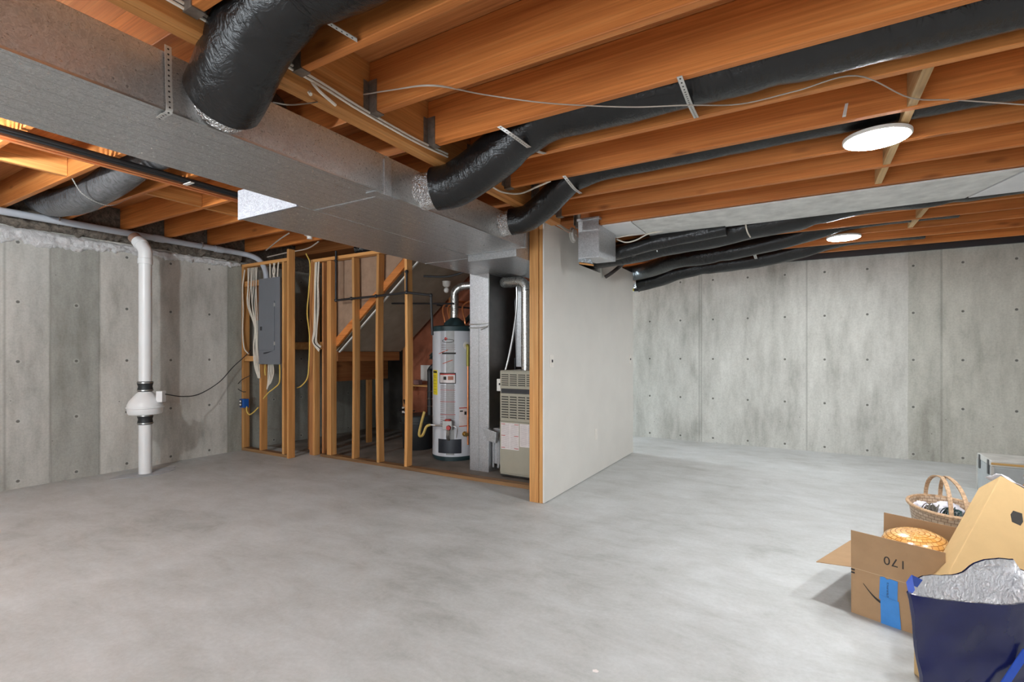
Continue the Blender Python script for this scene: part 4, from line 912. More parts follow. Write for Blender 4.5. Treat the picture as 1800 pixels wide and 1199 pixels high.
def wall_plate(y, z, label, cat, hole='toggle', h=0.115, w_=0.072):
    t = thing(cat.replace(' ', '_'), (XW, y, z - h / 2), label, cat)
    obj('plate', bx(XW, XW + 0.006, y - w_ / 2, y + w_ / 2, z - h / 2, z + h / 2), WHITEP, t, bev=0.002)
    if hole == 'toggle': obj('toggle', bx(XW + 0.006, XW + 0.014, y - 0.006, y + 0.006, z - 0.012, z + 0.012), PANELD, t)
    else:
        for dz in (-0.024, 0.024): obj('socket', bx(XW + 0.006, XW + 0.0085, y - 0.016, y + 0.016, z + dz - 0.014, z + dz + 0.014), WHITEP, t, bev=0.002)
wall_plate(3.99, 1.235, 'white light switch plate near the open edge of the white wall', 'light switch')
wall_plate(6.30, 1.23, 'white light switch plate at the far corner of the white wall', 'light switch')
wall_plate(5.08, 0.43, 'white outlet plate low on the white wall', 'wall outlet', 'socket')

# ------------------------------------------------------------------ ceiling lights
DIFF = emis('lamp_diffuser', LED)
for k, (x, y, z, f, lab) in enumerate(LED_SPOTS):
    t = thing('ceiling_light', (x, y, z), lab, 'ceiling light', 'round ceiling lights')
    bm = BM(); lathe(bm, [(0.135, 0.0), (0.150, -0.004), (0.150, -0.018), (0.143, -0.022), (0.140, -0.016)], x, y, z + 0.014, 48, closed=True); obj('housing', bm, WHITEP, t, smooth=True)
    bm = BM(); lathe(bm, [(0.138, -0.004), (0.139, -0.010), (0.02, -0.013)], x, y, z, 48); obj('diffuser', bm, DIFF if f == 1.0 else emis('lamp_diffuser_%d' % k, LED * f), t, smooth=True)

t = thing('lit_bulb', (-4.25, 0.49, 2.67), 'bare lit bulb in a white socket between the metal duct and the left wall', 'bulb')
bm = BM(); lathe(bm, [(0.05, 0.13), (0.05, 0.10), (0.025, 0.09), (0.022, 0.055)], -4.25, 0.49, 2.48, 24); obj('socket', bm, WHITEP, t, smooth=True)
bm = BM(); bmesh.ops.create_uvsphere(bm, u_segments=20, v_segments=12, radius=0.048, matrix=Matrix.Translation((-4.25, 0.49, 2.49))); obj('bulb', bm, emis('bulb_glow', BULB, (0.92, 0.97, 1.0)), t, smooth=True)
tag(obj('lamp_block', bx(-4.33, -4.17, 0.44, 0.54, 2.61, 2.68), WPX), 'small wooden block carrying the lit bulb', 'block')

# ------------------------------------------------------------------ left wall: foam, conduit, radon fan
from mathutils import noise as NZ
def lumpy(name, x, y0, y1, zlo, zhi, thick, m, label, seed, st=0.012, soft=0.5):
    ny = int((y1 - y0) / st); bm = BM(); G = []; o3 = Vector((seed * 3.1, seed * 1.7, 0))
    for i in range(ny + 1):
        y = y0 + (y1 - y0) * i / ny
        a_ = zlo(y) + 0.045 * NZ.noise(Vector((y * 7, 0, 0)) + o3) + 0.022 * NZ.noise(Vector((y * 26, 3, 0)) + o3) + 0.014 * NZ.noise(Vector((y * 80, 5, 0)) + o3)
        b_ = zhi(y) + 0.012 * NZ.noise(Vector((y * 12, 9, 0)) + o3); nz = 14; row = []
        for j in range(nz + 1):
            f = j / nz; z = a_ + (b_ - a_) * f; e = min(1, 5 * f) * min(1, 5 * (1 - f))
            d = thick * e * max(0.12, 0.55 + soft * NZ.noise(Vector((y * 16, z * 16, 1)) + o3) + 0.45 * soft * NZ.noise(Vector((y * 45, z * 45, 2)) + o3))
            row.append(bm.verts.new((x + d + 0.002, y, z)))
        G.append(row)
    for i in range(ny):
        for j in range(nz): bm.faces.new((G[i][j], G[i + 1][j], G[i + 1][j + 1], G[i][j + 1]))
    back = [bm.verts.new((x, r_[0].co.y, r_[0].co.z)) for r_ in G]; top = [bm.verts.new((x, r_[-1].co.y, r_[-1].co.z)) for r_ in G]
    for i in range(ny):
        bm.faces.new((G[i][0], back[i], back[i + 1], G[i + 1][0])); bm.faces.new((G[i][-1], G[i + 1][-1], top[i + 1], top[i]))
    return tag(obj(name, bm, m, smooth=True, sharp=80), label, 'foam' if m is FOAM else 'insulation', kind='stuff')
lumpy('spray_foam', XL, 1.1, 3.90, lambda y: 2.37 + 0.06 * min(1, max(0, (y - 2.0) / 0.6)) + 0.02 * (y > 3.3), lambda y: 2.515, 0.045, FOAM, 'white fluffy spray foam along the top of the left concrete wall', 4)
lumpy('insulation_batt', XL + 0.002, 1.1, 3.9, lambda y: 2.53, lambda y: 2.69, 0.07, BATT, 'dirty grey-brown insulation stuffed above the left concrete wall', 9, 0.02)
t = thing('grey_conduit', (-6.40, 2.5, 2.6), 'grey plastic conduit along the top of the left wall, bending down into the panel', 'conduit')
obj('pipe', tb([(-6.38, -1.0, 2.615), (-6.39, 1.0, 2.618), (-6.40, 2.5, 2.622), (-6.41, 3.72, 2.627)], 0.034, 6, 18), PVCG, t, smooth=True)
obj('sweep_bend', tb([(-6.41, 3.70, 2.627), (-6.395, 3.84, 2.622), (-6.33, 3.92, 2.60), (-6.22, 3.955, 2.55), (-6.12, 3.96, 2.47), (-6.055, 3.96, 2.36), (-6.04, 3.96, 2.26)], 0.034, 7, 18), PVCG, t, smooth=True)
for y in (2.87, 3.55):
    obj('coupling', tb([(-6.405, y - 0.05, 2.624), (-6.405, y + 0.05, 2.624)], 0.040, 2, 18), PVCG, t, smooth=True)
for y in (1.97, 3.33):
    bm = BM(); box(bm, -6.445, -6.365, y - 0.012, y + 0.012, 2.66, 2.668); tube(bm, [(-6.443, y, 2.665), (-6.444, y, 2.62), (-6.40, y, 2.584), (-6.36, y, 2.62), (-6.362, y, 2.665)], 0.005, 6); obj('conduit_clamp', bm, STEEL, t)
RX, RY = -6.165, 2.63
t = thing('radon_pipe', (RX, RY, 0), 'white plastic radon vent pipe with a dome shaped fan in front of the left wall', 'pipe')
RP = 0.060
obj('lower_pipe', tb([(RX, RY, 0.0), (RX, RY, 0.62)], RP, 3, 32), PVC, t, smooth=True)
obj('upper_pipe', tb([(RX, RY, 0.90), (RX, RY, 2.30)], RP, 3, 32), PVC, t, smooth=True)
bm = BM(); lathe(bm, [(RP, -0.06), (RP + 0.009, -0.058), (RP + 0.009, 0.0), (RP + 0.003, 0.004)], RX, RY, 2.33, 32); obj('pipe_socket', bm, PVC, t, smooth=True)
obj('elbow', tb([(RX, RY, 2.32), (RX, RY, 2.40), (RX - 0.015, RY - 0.005, 2.44), (RX - 0.05, RY - 0.015, 2.485), (RX - 0.10, RY - 0.03, 2.53)], RP + 0.004, 6, 32), PVC, t, smooth=True)
bm = BM(); tube(bm, [(RX - 0.045, RY - 0.014, 2.48), (RX - 0.075, RY - 0.022, 2.508)], RP + 0.009, 32); obj('elbow_socket', bm, PVC, t, smooth=True)
obj('roof_stub', tb([(RX - 0.085, RY - 0.025, 2.517), (RX - 0.15, RY - 0.045, 2.576)], RP, 2, 32), plain('brown_stained_pipe', (0.36, 0.22, 0.16), 0.6), t, smooth=True)
def coupler(z, lab):
    bm = BM(); lathe(bm, [(RP + 0.002, -0.055), (RP + 0.010, -0.05), (RP + 0.010, -0.025), (RP + 0.004, 0.0), (RP + 0.012, 0.03), (RP + 0.014, 0.05), (RP + 0.004, 0.055)], RX, RY, z, 32)
    c_ = obj('rubber_coupler', bm, RUB, t, smooth=True)
    for dz in (-0.04, 0.042):
        bm = BM(); lathe(bm, [(RP + 0.010, -0.006), (RP + 0.0155, -0.005), (RP + 0.0155, 0.005), (RP + 0.010, 0.006)], RX, RY, z + dz, 32); obj('hose_clamp', bm, STEEL, c_, smooth=True)
coupler(0.945, ''); coupler(0.590, '')
bm = BM(); lathe(bm, [(0.055, 0.640), (0.150, 0.648), (0.160, 0.665), (0.163, 0.71), (0.171, 0.716), (0.171, 0.726), (0.163, 0.732), (0.160, 0.755), (0.145, 0.79), (0.110, 0.835), (0.082, 0.868), (0.062, 0.885), (0.058, 0.90)], RX, RY, 0, 48)
fan = obj('fan_housing', bm, PVC, t, smooth=True)
bx0 = (RX + 0.125, RY + 0.085)
obj('wiring_box', (lambda b_: (box(b_, -0.02, 0.045, -0.035, 0.035, 0.775, 0.895, Matrix.Translation((bx0[0], bx0[1], 0)) @ Matrix.Rotation(0.6, 4, 'Z')), b_)[1])(BM()), PVC, fan, bev=0.004)
cab('fan_cable', [(RX + 0.17, RY + 0.12, 0.86), (-6.2, 3.017, 0.806), (-6.3, 3.256, 0.812), (-6.42, 3.56, 0.937), (-6.45, 3.76, 1.128), (-6.419, 3.91, 1.276), (-6.3, 3.9, 1.344)], 0.006, WIREB, 'dark cord running from the radon fan to the stud beside the panel', 'cord')
cab('fan_cable', [(-6.3, 3.9, 1.014), (-6.459, 3.88, 0.951), (-6.577, 3.88, 0.856), (-6.459, 3.88, 0.799), (-6.386, 3.89, 0.794)], 0.005, WIREB, 'short dark cord looping into the blue outlet box', 'cord')
bm = BM(); n_ = 40; pts = []
for i in range(n_):
    q = 2 * math.pi * i / n_; r_ = 1 + 0.12 * math.sin(3 * q + 1) + 0.06 * math.sin(7 * q)
    pts.append((0.155 * r_ * math.cos(q), 0.30 * r_ * math.sin(q)))
prism(bm, pts, (RX + 0.0, RY + 0.02, 0.0005), (1, 0, 0), (0, 1, 0), 0.004)
tag(obj('grout_patch', bm, GROUT), 'grey grout patch on the floor around the foot of the radon pipe', 'grout patch')

# ------------------------------------------------------------------ electrical panel and its cables
t = thing('electrical_panel', (-5.89, 3.93, 1.17), 'tall grey electrical panel mounted between the studs at the left wall', 'electrical panel')
obj('enclosure', bx(-6.09, -5.685, 3.905, 4.0, 1.17, 2.26), PANELG, t, bev=0.003)
obj('front_cover', bx(-6.105, -5.67, 3.892, 3.906, 1.165, 2.268), PANELG, t, bev=0.003)
d = obj('door', bx(-6.095, -5.77, 3.882, 3.893, 1.345, 1.97), PANELG, t, bev=0.003)
obj('latch', bx(-6.055, -6.02, 3.876, 3.883, 1.60, 1.65), PANELD, d, bev=0.002)
for z in (1.92, 1.43): obj('hinge', bx(-5.768, -5.758, 3.878, 3.893, z - 0.022, z + 0.022), STRAP, t)
bm = BM(); prism(bm, [(-6.0, 1.315), (-5.80, 1.335), (-5.95, 1.30), (-6.0, 1.295)], (0, 3.892, 0), (1, 0, 0), (0, 0, 1), 0.002); obj('scoop_shadow_slot', bm, PANELD, t)
rnd = random.Random(5)
CT, GC = 'cable', 'white cables left of the electrical panel'
where = ['outermost', 'second from outside', 'third from outside', 'middle', 'third from the panel', 'second from the panel', 'closest to the panel']
for k in range(7):
    x = -6.38 + 0.033 * k; q = [rnd.uniform(-0.02, 0.02) for _ in range(6)]
    cab('white_cable', [(x - 0.02, 3.93, 2.44), (x + q[0], 3.915, 2.2), (x - 0.01 + q[1], 3.91, 1.95), (-6.22 + 0.012 * k + q[2], 3.90, 1.65), (-6.24 + 0.014 * k + q[3], 3.895, 1.4), (-6.22 + 0.016 * k + q[4], 3.90, 1.15), (-6.15 + 0.006 * k, 3.915, 0.98)], 0.006, WIREW,
        'white cable hanging down beside the electrical panel, %s of the bundle' % where[k], CT, GC)
cab('white_cable', [(-6.44, 3.91, 2.42), (-6.47, 3.90, 2.2), (-6.46, 3.90, 1.9), (-6.47, 3.90, 1.6), (-6.44, 3.90, 1.38), (-6.36, 3.91, 1.30)], 0.0075, WIREW, 'single white cable hanging apart along the stud at the left wall', CT)
for k in range(4):
    cab('white_cable', [(-5.93 + 0.05 * k, 3.94, 2.26), (-5.90 + 0.03 * k + (0.05 if k % 2 else -0.02), 3.93, 2.36), (-5.95 + 0.06 * k, 3.95, 2.50)], 0.009, WIREW, 'short white cable going up out of the panel top, ' + ['leftmost of four', 'second of four', 'third of four', 'rightmost of four'][k], CT, 'white cables above the electrical panel')
for k in range(4):
    cab('white_cable', [(-5.98 + 0.03 * k, 3.95, 1.17), (-5.97 + 0.035 * k, 3.94, 1.05), (-5.98 + 0.02 * k, 3.94, 0.93), (-6.0 + 0.01 * k, 3.94, 0.84 + 0.02 * k)], 0.008, WIREW, 'short white cable hanging under the panel, ' + ['leftmost of four', 'second of four', 'third of four', 'rightmost of four'][k], CT, 'white cables under the electrical panel')
cab('yellow_cable', [(-6.035, 3.94, 1.17), (-6.03, 3.93, 1.08), (-6.02, 3.93, 1.02)], 0.008, WIREY, 'short yellow cable stub under the left part of the panel')
cab('yellow_cable', [(-5.71, 3.92, 1.17), (-5.69, 3.91, 1.05), (-5.70, 3.905, 0.93), (-5.80, 3.90, 0.86), (-5.92, 3.905, 0.80), (-6.03, 3.91, 0.72)], 0.008, WIREY, 'yellow cable crossing slantwise below the electrical panel')
cab('yellow_cable', [(-6.38, 3.90, 0.60), (-6.36, 3.89, 0.54), (-6.30, 3.885, 0.50), (-6.22, 3.89, 0.53), (-6.14, 3.91, 0.60)], 0.008, WIREY, 'yellow cable drooping from the blue outlet box')
cab('yellow_cable', [(-5.464, 4.12, 2.573), (-5.386, 4.12, 2.428), (-5.408, 4.12, 2.106), (-5.441, 4.12, 1.819), (-5.397, 4.12, 1.53), (-5.408, 4.12, 1.17), (-5.441, 4.12, 0.989), (-5.526, 4.1, 0.893), (-5.548, 4.05, 0.866)], 0.008, WIREY, 'long yellow cable hanging in the gap beside the tall end stud')
for k in range(6):
    x0 = -5.345 + 0.014 * k; q = rnd.uniform(-0.02, 0.02)
    cab('white_cable', [(x0, 4.17, 2.46), (x0 - 0.01, 4.165, 2.2), (x0 + q, 4.16, 1.9), (x0 - 0.02 - q, 4.155, 1.6), (x0 - 0.03 + q, 4.155, 1.45), (-5.27 + 0.008 * k, 4.16, 1.33 + 0.012 * k)], 0.007, WIREW if k != 3 else WIREB,
        'cable in the bundle hanging beside the thick stud, ' + ['leftmost', 'second', 'third', 'black one among the white', 'fifth', 'rightmost'][k], CT, 'cable bundle beside the thick stud')
for k in range(2):
    cab('ceiling_cable', [(-6.006, 3.932, 2.64), (-5.378, 3.68, 2.65), (-5.011, 3.556, 2.66)] if k == 0 else [(-6.033, 3.966, 2.56), (-5.637, 3.976, 2.58), (-5.296, 4.01, 2.6), (-4.934, 3.891, 2.62)], 0.008, WIREG, ['grey cables lying between the joists above the panel', 'pale cable lying along the joist toward the white ceiling socket'][k])
t = thing('blue_outlet_box', (-6.42, 3.88, 0.62), 'blue electrical outlet box on the stud beside the left wall', 'outlet box')
obj('box', bx(-6.475, -6.38, 3.86, 3.93, 0.585, 0.70), BLUE, t, bev=0.004)
obj('plate', bx(-6.475, -6.42, 3.855, 3.861, 0.60, 0.69), PANELD, t)
for z in (0.625, 0.668):
    bm = BM(); lathe(bm, [(0.015, 0), (0.013, -0.006)], -6.448, 3.855, z, 16, 'Y'); obj('receptacle', bm, WHITEP, t)
t = thing('ceiling_socket', (-4.9, 3.75, 2.6), 'white lamp socket on the ceiling beside the return duct', 'lamp socket')
bm = BM(); lathe(bm, [(0.06, 0.05), (0.06, 0.03), (0.03, 0.022), (0.028, -0.01), (0.02, -0.012)], -4.87, 3.72, 2.62, 24); obj('socket', bm, WHITEP, t, smooth=True)
tag(obj('dark_duct_end', tb([(-4.75, 4.32, 2.58), (-4.4, 4.4, 2.60), (-3.6, 4.4, 2.6)], 0.085, 5, 16), FILM, smooth=True), 'short dark insulated piece above the top plate by the gas pipe', 'duct')
# copper and black lines along the left joists
for k, (x, m, r_, lab) in enumerate([(-4.33, COPPER, 0.011, 'outer copper water line under the left joists'), (-4.275, COPPER, 0.009, 'middle copper water line under the left joists'), (-4.23, plain('dull_copper', (0.3, 0.14, 0.08), 0.35, 1.0), 0.011, 'dull brown water line under the left joists'), (-4.17, BLACKIRON, 0.016, 'thick black line under the left joists, nearer the trunk duct'), (-4.115, BLACKIRON, 0.014, 'thin black line under the left joists, closest to the trunk duct')]):
    tag(obj('water_line', tb([(x, -2.5, 2.648), (x, 1.0, 2.648), (x, 3.6, 2.648)], r_, 4, 10), m, smooth=True), lab, 'pipe', 'lines under the left joists')
o = tag(obj('pipe_clip', bx(-4.20, -4.09, 2.05, 2.08, 2.626, 2.632), WHITEP), 'small white clip holding the black lines under a left joist', 'clip')

# ------------------------------------------------------------------ things on the floor at the right
def M4(o, ex, ey, ez):
    ex, ey, ez, o = Vector(ex), Vector(ey), Vector(ez), Vector(o)
    return Matrix(((ex.x, ey.x, ez.x, o.x), (ex.y, ey.y, ez.y, o.y), (ex.z, ey.z, ez.z, o.z), (0, 0, 0, 1)))
def lb(M, *a): bm = BM(); box(bm, *a, M); return bm
# open shipping carton
th = math.atan2(-0.368, 0.93); O = (0.203, 3.021, 0.0)
MB = Matrix.Translation(O) @ Matrix.Rotation(th, 4, 'Z')
W_, D_, H_ = 0.365, 0.50, 0.228; q = 0.004
t = thing('open_carton', O, 'open brown shipping carton with an upside down 170 and blue tape on its front', 'cardboard box')
f = obj('front_panel', lb(MB, 0, W_, 0, q, 0, H_), CARD, t); obj('back_panel', lb(MB, 0, W_, D_ - q, D_, 0, H_), CARD, t)
obj('side_panel', lb(MB, 0, q, q, D_ - q, 0, H_), CARD, t); obj('side_panel', lb(MB, W_ - q, W_, q, D_ - q, 0, H_), CARD, t)
obj('bottom_panel', lb(MB, q, W_ - q, q, D_ - q, 0.001, 0.005), CARD, t)
def flap(Mh, a0, a1, b0, b1, name='flap'):   # hinged plate in local x / y of Mh
    return obj(name, lb(Mh, a0, a1, b0, b1, 0, 0.0035), CARD, t)
Mf = MB @ Matrix.Translation((0, 0.002, H_)) @ Matrix.Rotation(R(91), 4, 'X')
ff = flap(Mf, 0, W_, 0, 0.186); flap(MB @ Matrix.Translation((0, D_ - 0.002, H_)) @ Matrix.Rotation(R(88), 4, 'X'), 0, W_, 0, 0.175)
flap(MB @ Matrix.Translation((0, 0, H_)) @ Matrix.Rotation(R(170), 4, 'Y'), 0, 0.165, 0.004, D_ - 0.004)
flap(MB @ Matrix.Translation((W_, 0, H_)) @ Matrix.Rotation(R(-35), 4, 'Y') , 0, 0.06, 0.20, D_ - 0.004)
cu = bpy.data.curves.new('printed_number', 'FONT'); cu.body = '170'; cu.size = 0.056; cu.extrude = 0.0004; cu.space_character = 1.12
tx0 = bpy.data.objects.new('text_source', cu)
me_t = bpy.data.meshes.new_from_object(tx0); me_t.name = 'printed_number'; bpy.data.objects.remove(tx0)
me_t.transform(MB @ Matrix.Translation((0.226, -0.0036, 0.327)) @ Matrix.Rotation(R(90), 4, 'X') @ Matrix.Rotation(R(180), 4, 'Z'))
me_t.materials.clear(); me_t.materials.append(INK)
tx = bpy.data.objects.new('printed_number', me_t); C.objects.link(tx); tx.parent = ff
def onfront(poly, m, name, p, y=-0.0008, dep=0.0008):
    bm = BM(); prism(bm, poly, (0, y, 0), (1, 0, 0), (0, 0, 1), -dep if dep < 0 else dep); bmesh.ops.transform(bm, matrix=MB, verts=bm.verts); return obj(name, bm, m, p)
arc = []
for i in range(13): u_ = i / 12; arc.append((0.052 + 0.115 * u_, 0.166 - 0.085 * u_ + 0.022 * u_ * u_ - 0.018 * math.sin(math.pi * u_)))
lo_ = []
for i in range(13): u_ = 1 - i / 12; lo_.append((0.052 + 0.115 * u_, 0.166 - 0.085 * u_ + 0.022 * u_ * u_ - 0.018 * math.sin(math.pi * u_) - 0.004 - 0.014 * u_))
onfront(arc + lo_, INK, 'printed_smile', f)
for z in (0.214, 0.199): onfront([(0, z), (0.016, z), (0.016, z + 0.008), (0, z + 0.008)], INK, 'printed_bar', f)
onfront([(0, 0.2265), (W_, 0.2265), (W_, 0.228), (0, 0.228)], CARDI, 'fold_line', f)
tp = onfront([(0.118, 0.115), (0.122, 0.222), (0.138, 0.226), (0.150, 0.218), (0.162, 0.224), (0.192, 0.222), (0.190, 0.112)], TAPE, 'blue_tape', f, -0.0018, 0.001)
onfront([(0.126, 0.0), (0.123, 0.135), (0.196, 0.128), (0.205, 0.0)], TAPE, 'blue_tape', f, -0.003, 0.001)
rnd = random.Random(2); bm = BM()
for z0 in (0.135, 0.03):
    for k in range(9):
        z = z0 + 0.008 * k; x = 0.148; box(bm, x, x + rnd.uniform(0.004, 0.009), -0.0036, -0.0031, z, z + 0.0016); box(bm, x + rnd.uniform(0, 0.006), x + 0.008, -0.0036, -0.0031, z + 0.003, z + 0.0045)
bmesh.ops.transform(bm, matrix=MB, verts=bm.verts); obj('pen_print', bm, INK, tp)
def uvlathe(name, prof, M, m, parent=None, seg=48, sx=1, sy=1):
    bm = BM(); uv = bm.loops.layers.uv.new('uv'); rings = []; L = [0]
    for (a, b), (c, d) in zip(prof, prof[1:]): L.append(L[-1] + math.hypot(c - a, d - b))
    for r_, h in prof: rings.append([bm.verts.new(M @ Vector((r_ * math.cos(2 * math.pi * k / seg) * sx, r_ * math.sin(2 * math.pi * k / seg) * sy, h))) for k in range(seg)])
    rm = max(p[0] for p in prof)
    for i, (A, B) in enumerate(zip(rings, rings[1:])):
        for k in range(seg):
            fc = bm.faces.new((A[k], A[(k + 1) % seg], B[(k + 1) % seg], B[k]))
            for lp, (ku, lv) in zip(fc.loops, ((k, L[i]), (k + 1, L[i]), (k + 1, L[i + 1]), (k, L[i + 1]))): lp[uv].uv = (ku / seg * 2 * math.pi * rm, lv)
    return obj(name, bm, m, parent, smooth=True)
# woven basket lying upside down in the carton
wc = MB @ Vector((0.20, 0.25, 0.0))
t = thing('woven_basket', (wc.x, wc.y, 0.006), 'honey coloured woven basket turned upside down in the open carton', 'basket')
MW = Matrix.Translation((wc.x, wc.y, 0)) @ Matrix.Rotation(th, 4, 'Z')
uvlathe('basket_body', [(0.130, 0.012), (0.146, 0.20), (0.148, 0.29), (0.142, 0.34), (0.122, 0.378), (0.085, 0.398), (0.03, 0.404), (0.001, 0.404)], MW, WEAVE, t, 56, 1.0, 1.25)
bm = BM(); pts = [tuple(MW @ Vector((0.136 * math.cos(2 * math.pi * k / 40), 0.170 * math.sin(2 * math.pi * k / 40), 0.014))) for k in range(41)]; tube(bm, pts, 0.007, 8); obj('basket_rim', bm, WICK, t, smooth=True)
def crumple(name, cx, cy, cz, rx, ry, rz, m, label, cat, seed, amp=0.25, parent=None, sub=4, floor=None):
    rnd = random.Random(seed); bm = BM(); bmesh.ops.create_icosphere(bm, subdivisions=sub, radius=1)
    from mathutils import noise as nz
    off = Vector((rnd.uniform(0, 50), rnd.uniform(0, 50), 0))
    for v in bm.verts:
        d = 1 + amp * (nz.noise(v.co * 2.2 + off) + 0.7 * abs(nz.noise(v.co * 5 + off)) - 0.2)
        v.co = Vector((cx + v.co.x * rx * d, cy + v.co.y * ry * d, cz + v.co.z * rz * d))
        if floor is not None and v.co.z < floor: v.co.z = floor
    o = obj(name, bm, m, parent, smooth=True, sharp=35)
    return o if parent else tag(o, label, cat)
p_ = MB @ Vector((0.30, 0.11, 0.12))
crumple('bubble_wrap', p_.x, p_.y, 0.135, 0.05, 0.07, 0.10, plain('bluish_film', (0.62, 0.66, 0.76), 0.25, 0, 0.15, 25), 'crumpled whitish wrapping beside the upside down basket in the carton', 'wrapping', 3, floor=0.008)
p_ = MB @ Vector((0.045, 0.42, 0.12))
crumple('bubble_wrap', p_.x, p_.y, 0.13, 0.028, 0.05, 0.115, bpy.data.materials['bluish_film'], 'scrap of clear wrapping in the left rear corner of the carton', 'wrapping', 6, floor=0.008)
# wicker basket with a handle
BX, BY = 0.795, 4.24
t = thing('handle_basket', (BX, BY, 0), 'oval wicker basket with a tall handle holding bundles of wire, behind the open carton', 'basket')
MK = Matrix.Translation((BX, BY, 0)) @ Matrix.Rotation(R(4), 4, 'Z')
uvlathe('basket_body', [(0.001, 0.004), (0.68 * 0.2, 0.004), (0.75 * 0.2, 0.02), (0.92 * 0.2, 0.2), (0.2, 0.30), (0.192, 0.30), (0.175, 0.2), (0.13, 0.03), (0.001, 0.02)], MK, weave('wicker_weave', (0.50, 0.36, 0.24), (0.66, 0.52, 0.38), rough=0.5), t, 56, 0.93, 1.30)
bm = BM(); tube(bm, [tuple(MK @ Vector((0.205 * 0.93 * math.cos(2 * math.pi * k / 48), 0.205 * 1.30 * math.sin(2 * math.pi * k / 48), 0.302))) for k in range(49)], 0.011, 8)
obj('rim', bm, WICK, t, smooth=True)
for s_ in (-1, 1):
    pts = []
    for k in range(21):
        a = math.pi * k / 20; pts.append(tuple(MK @ Vector((0.018 * s_ + 0.022 * s_ * abs(math.cos(a)), 0.262 * math.cos(a), 0.28 + 0.21 * math.sin(a) ** 0.8))))
    bm = BM(); strip(bm, pts, tuple((MK.to_3x3() @ Vector((1, 0, 0)))), 0.022, 0.004); obj('handle_strand', bm, WICK, t)
crumple('white_tissue', *(MK @ Vector((0.02, 0.06, 0.26))), 0.09, 0.07, 0.055, plain('tissue', (0.80, 0.79, 0.86), 0.7), 'crumpled white tissue inside the handle basket', 'tissue', 9)
crumple('white_tissue', *(MK @ Vector((-0.10, 0.09, 0.255))), 0.05, 0.06, 0.04, bpy.data.materials['tissue'], 'small white tissue at the left inside the handle basket', 'tissue', 12)
wm = [plain('olive_wire', (0.10, 0.085, 0.06), 0.5), plain('dark_green_wire', (0.03, 0.07, 0.07), 0.5), plain('blue_grey_wire', (0.20, 0.26, 0.30), 0.4)]
for i, (lx, ly, nm) in enumerate(((-0.10, -0.06, 'olive'), (0.0, -0.10, 'dark green'), (0.11, -0.09, 'blue grey'))):
    rnd = random.Random(30 + i); bm = BM()
    for k in range(22):
        c_ = Vector((lx + rnd.uniform(-0.035, 0.035), ly + rnd.uniform(-0.03, 0.03), 0.262)); r_ = rnd.uniform(0.035, 0.06); tl = rnd.uniform(-0.5, 0.5)
        pts = [tuple(MK @ (c_ + Vector((0.3 * r_ * math.sin(a) + tl * r_ * 0.6 * math.cos(a), r_ * math.cos(a), r_ * math.sin(a))))) for a in [2 * math.pi * j / 16 for j in range(17)]]
        tube(bm, pts, 0.0026, 5)
    tag(obj('wire_bundle', bm, wm[i], smooth=True), 'coiled bundle of %s wire inside the handle basket' % nm, 'wire bundle', 'wire bundles in the basket')
# large pale carton tipped up
A_ = Vector((0.785, 3.13, 0.735)); B_ = Vector((0.505, 2.735, 0.33)); ev = (B_ - A_); LV = ev.length * 1.12; ev.normalize()
rt = Vector((0.72, -0.18, -0.62)); rt = (rt - ev * rt.dot(ev) * 0.75).normalized(); nn = ev.cross(rt).normalized(); nn = nn if nn.y > 0 else -nn
dd = (Vector((0.62, 0.72, 0.15)) - ev * Vector((0.62, 0.72, 0.15)).dot(ev)).normalized()
rt = (rt - ev * rt.dot(ev)).normalized(); dd = (dd - rt * dd.dot(rt)).normalized()
MT = M4(A_, rt, ev, dd)
t = thing('tipped_carton', tuple(A_ + ev * LV), 'large pale carton tipped on its corner, with a hand hole, right of the open carton', 'cardboard box')
sh = lb(MT, 0, 0.50, 0, LV, 0, 0.006); fr = obj('front_panel', sh, CARDL, t, bev=0.002)
obj('side_panel', lb(MT, 0, 0.006, 0, LV, 0.006, 0.16), CARDL, t); obj('side_panel', lb(MT, 0.494, 0.5, 0, LV, 0.006, 0.16), CARDL, t)
obj('back_panel', lb(MT, 0, 0.5, 0, LV, 0.16, 0.166), CARDL, t); obj('end_panel', lb(MT, 0.006, 0.494, LV - 0.006, LV, 0.006, 0.16), CARDL, t)
bm = BM(); prism(bm, [(0.090, 0.135), (0.120, 0.125), (0.135, 0.16), (0.133, 0.185), (0.103, 0.19), (0.088, 0.16)], (0, 0, -0.0006), (1, 0, 0), (0, 1, 0), 0.0006); bmesh.ops.transform(bm, matrix=MT, verts=bm.verts); obj('hand_hole', bm, BEIGED, fr)
bm = BM(); rnd = random.Random(8); G = []
for i in range(15):
    G.append([bm.verts.new(MT @ Vector((0.0 + 0.5 * i / 14, -0.028 - 0.008 * j + rnd.uniform(-0.007, 0.007) + 0.02 * (j == 0), 0.004 + 0.155 * j / 5))) for j in range(6)])
for i in range(14):
    for j in range(5): bm.faces.new((G[i][j], G[i + 1][j], G[i + 1][j + 1], G[i][j + 1]))
o = tag(obj('plastic_sheet', bm, plain('white_film', (0.80, 0.79, 0.84), 0.3, 0, 0.1, 25), smooth=True, sharp=25), 'crumpled white plastic film over the open top of the tipped carton', 'plastic sheet')
s_ = o.modifiers.new('solid', 'SOLIDIFY'); s_.thickness = 0.003
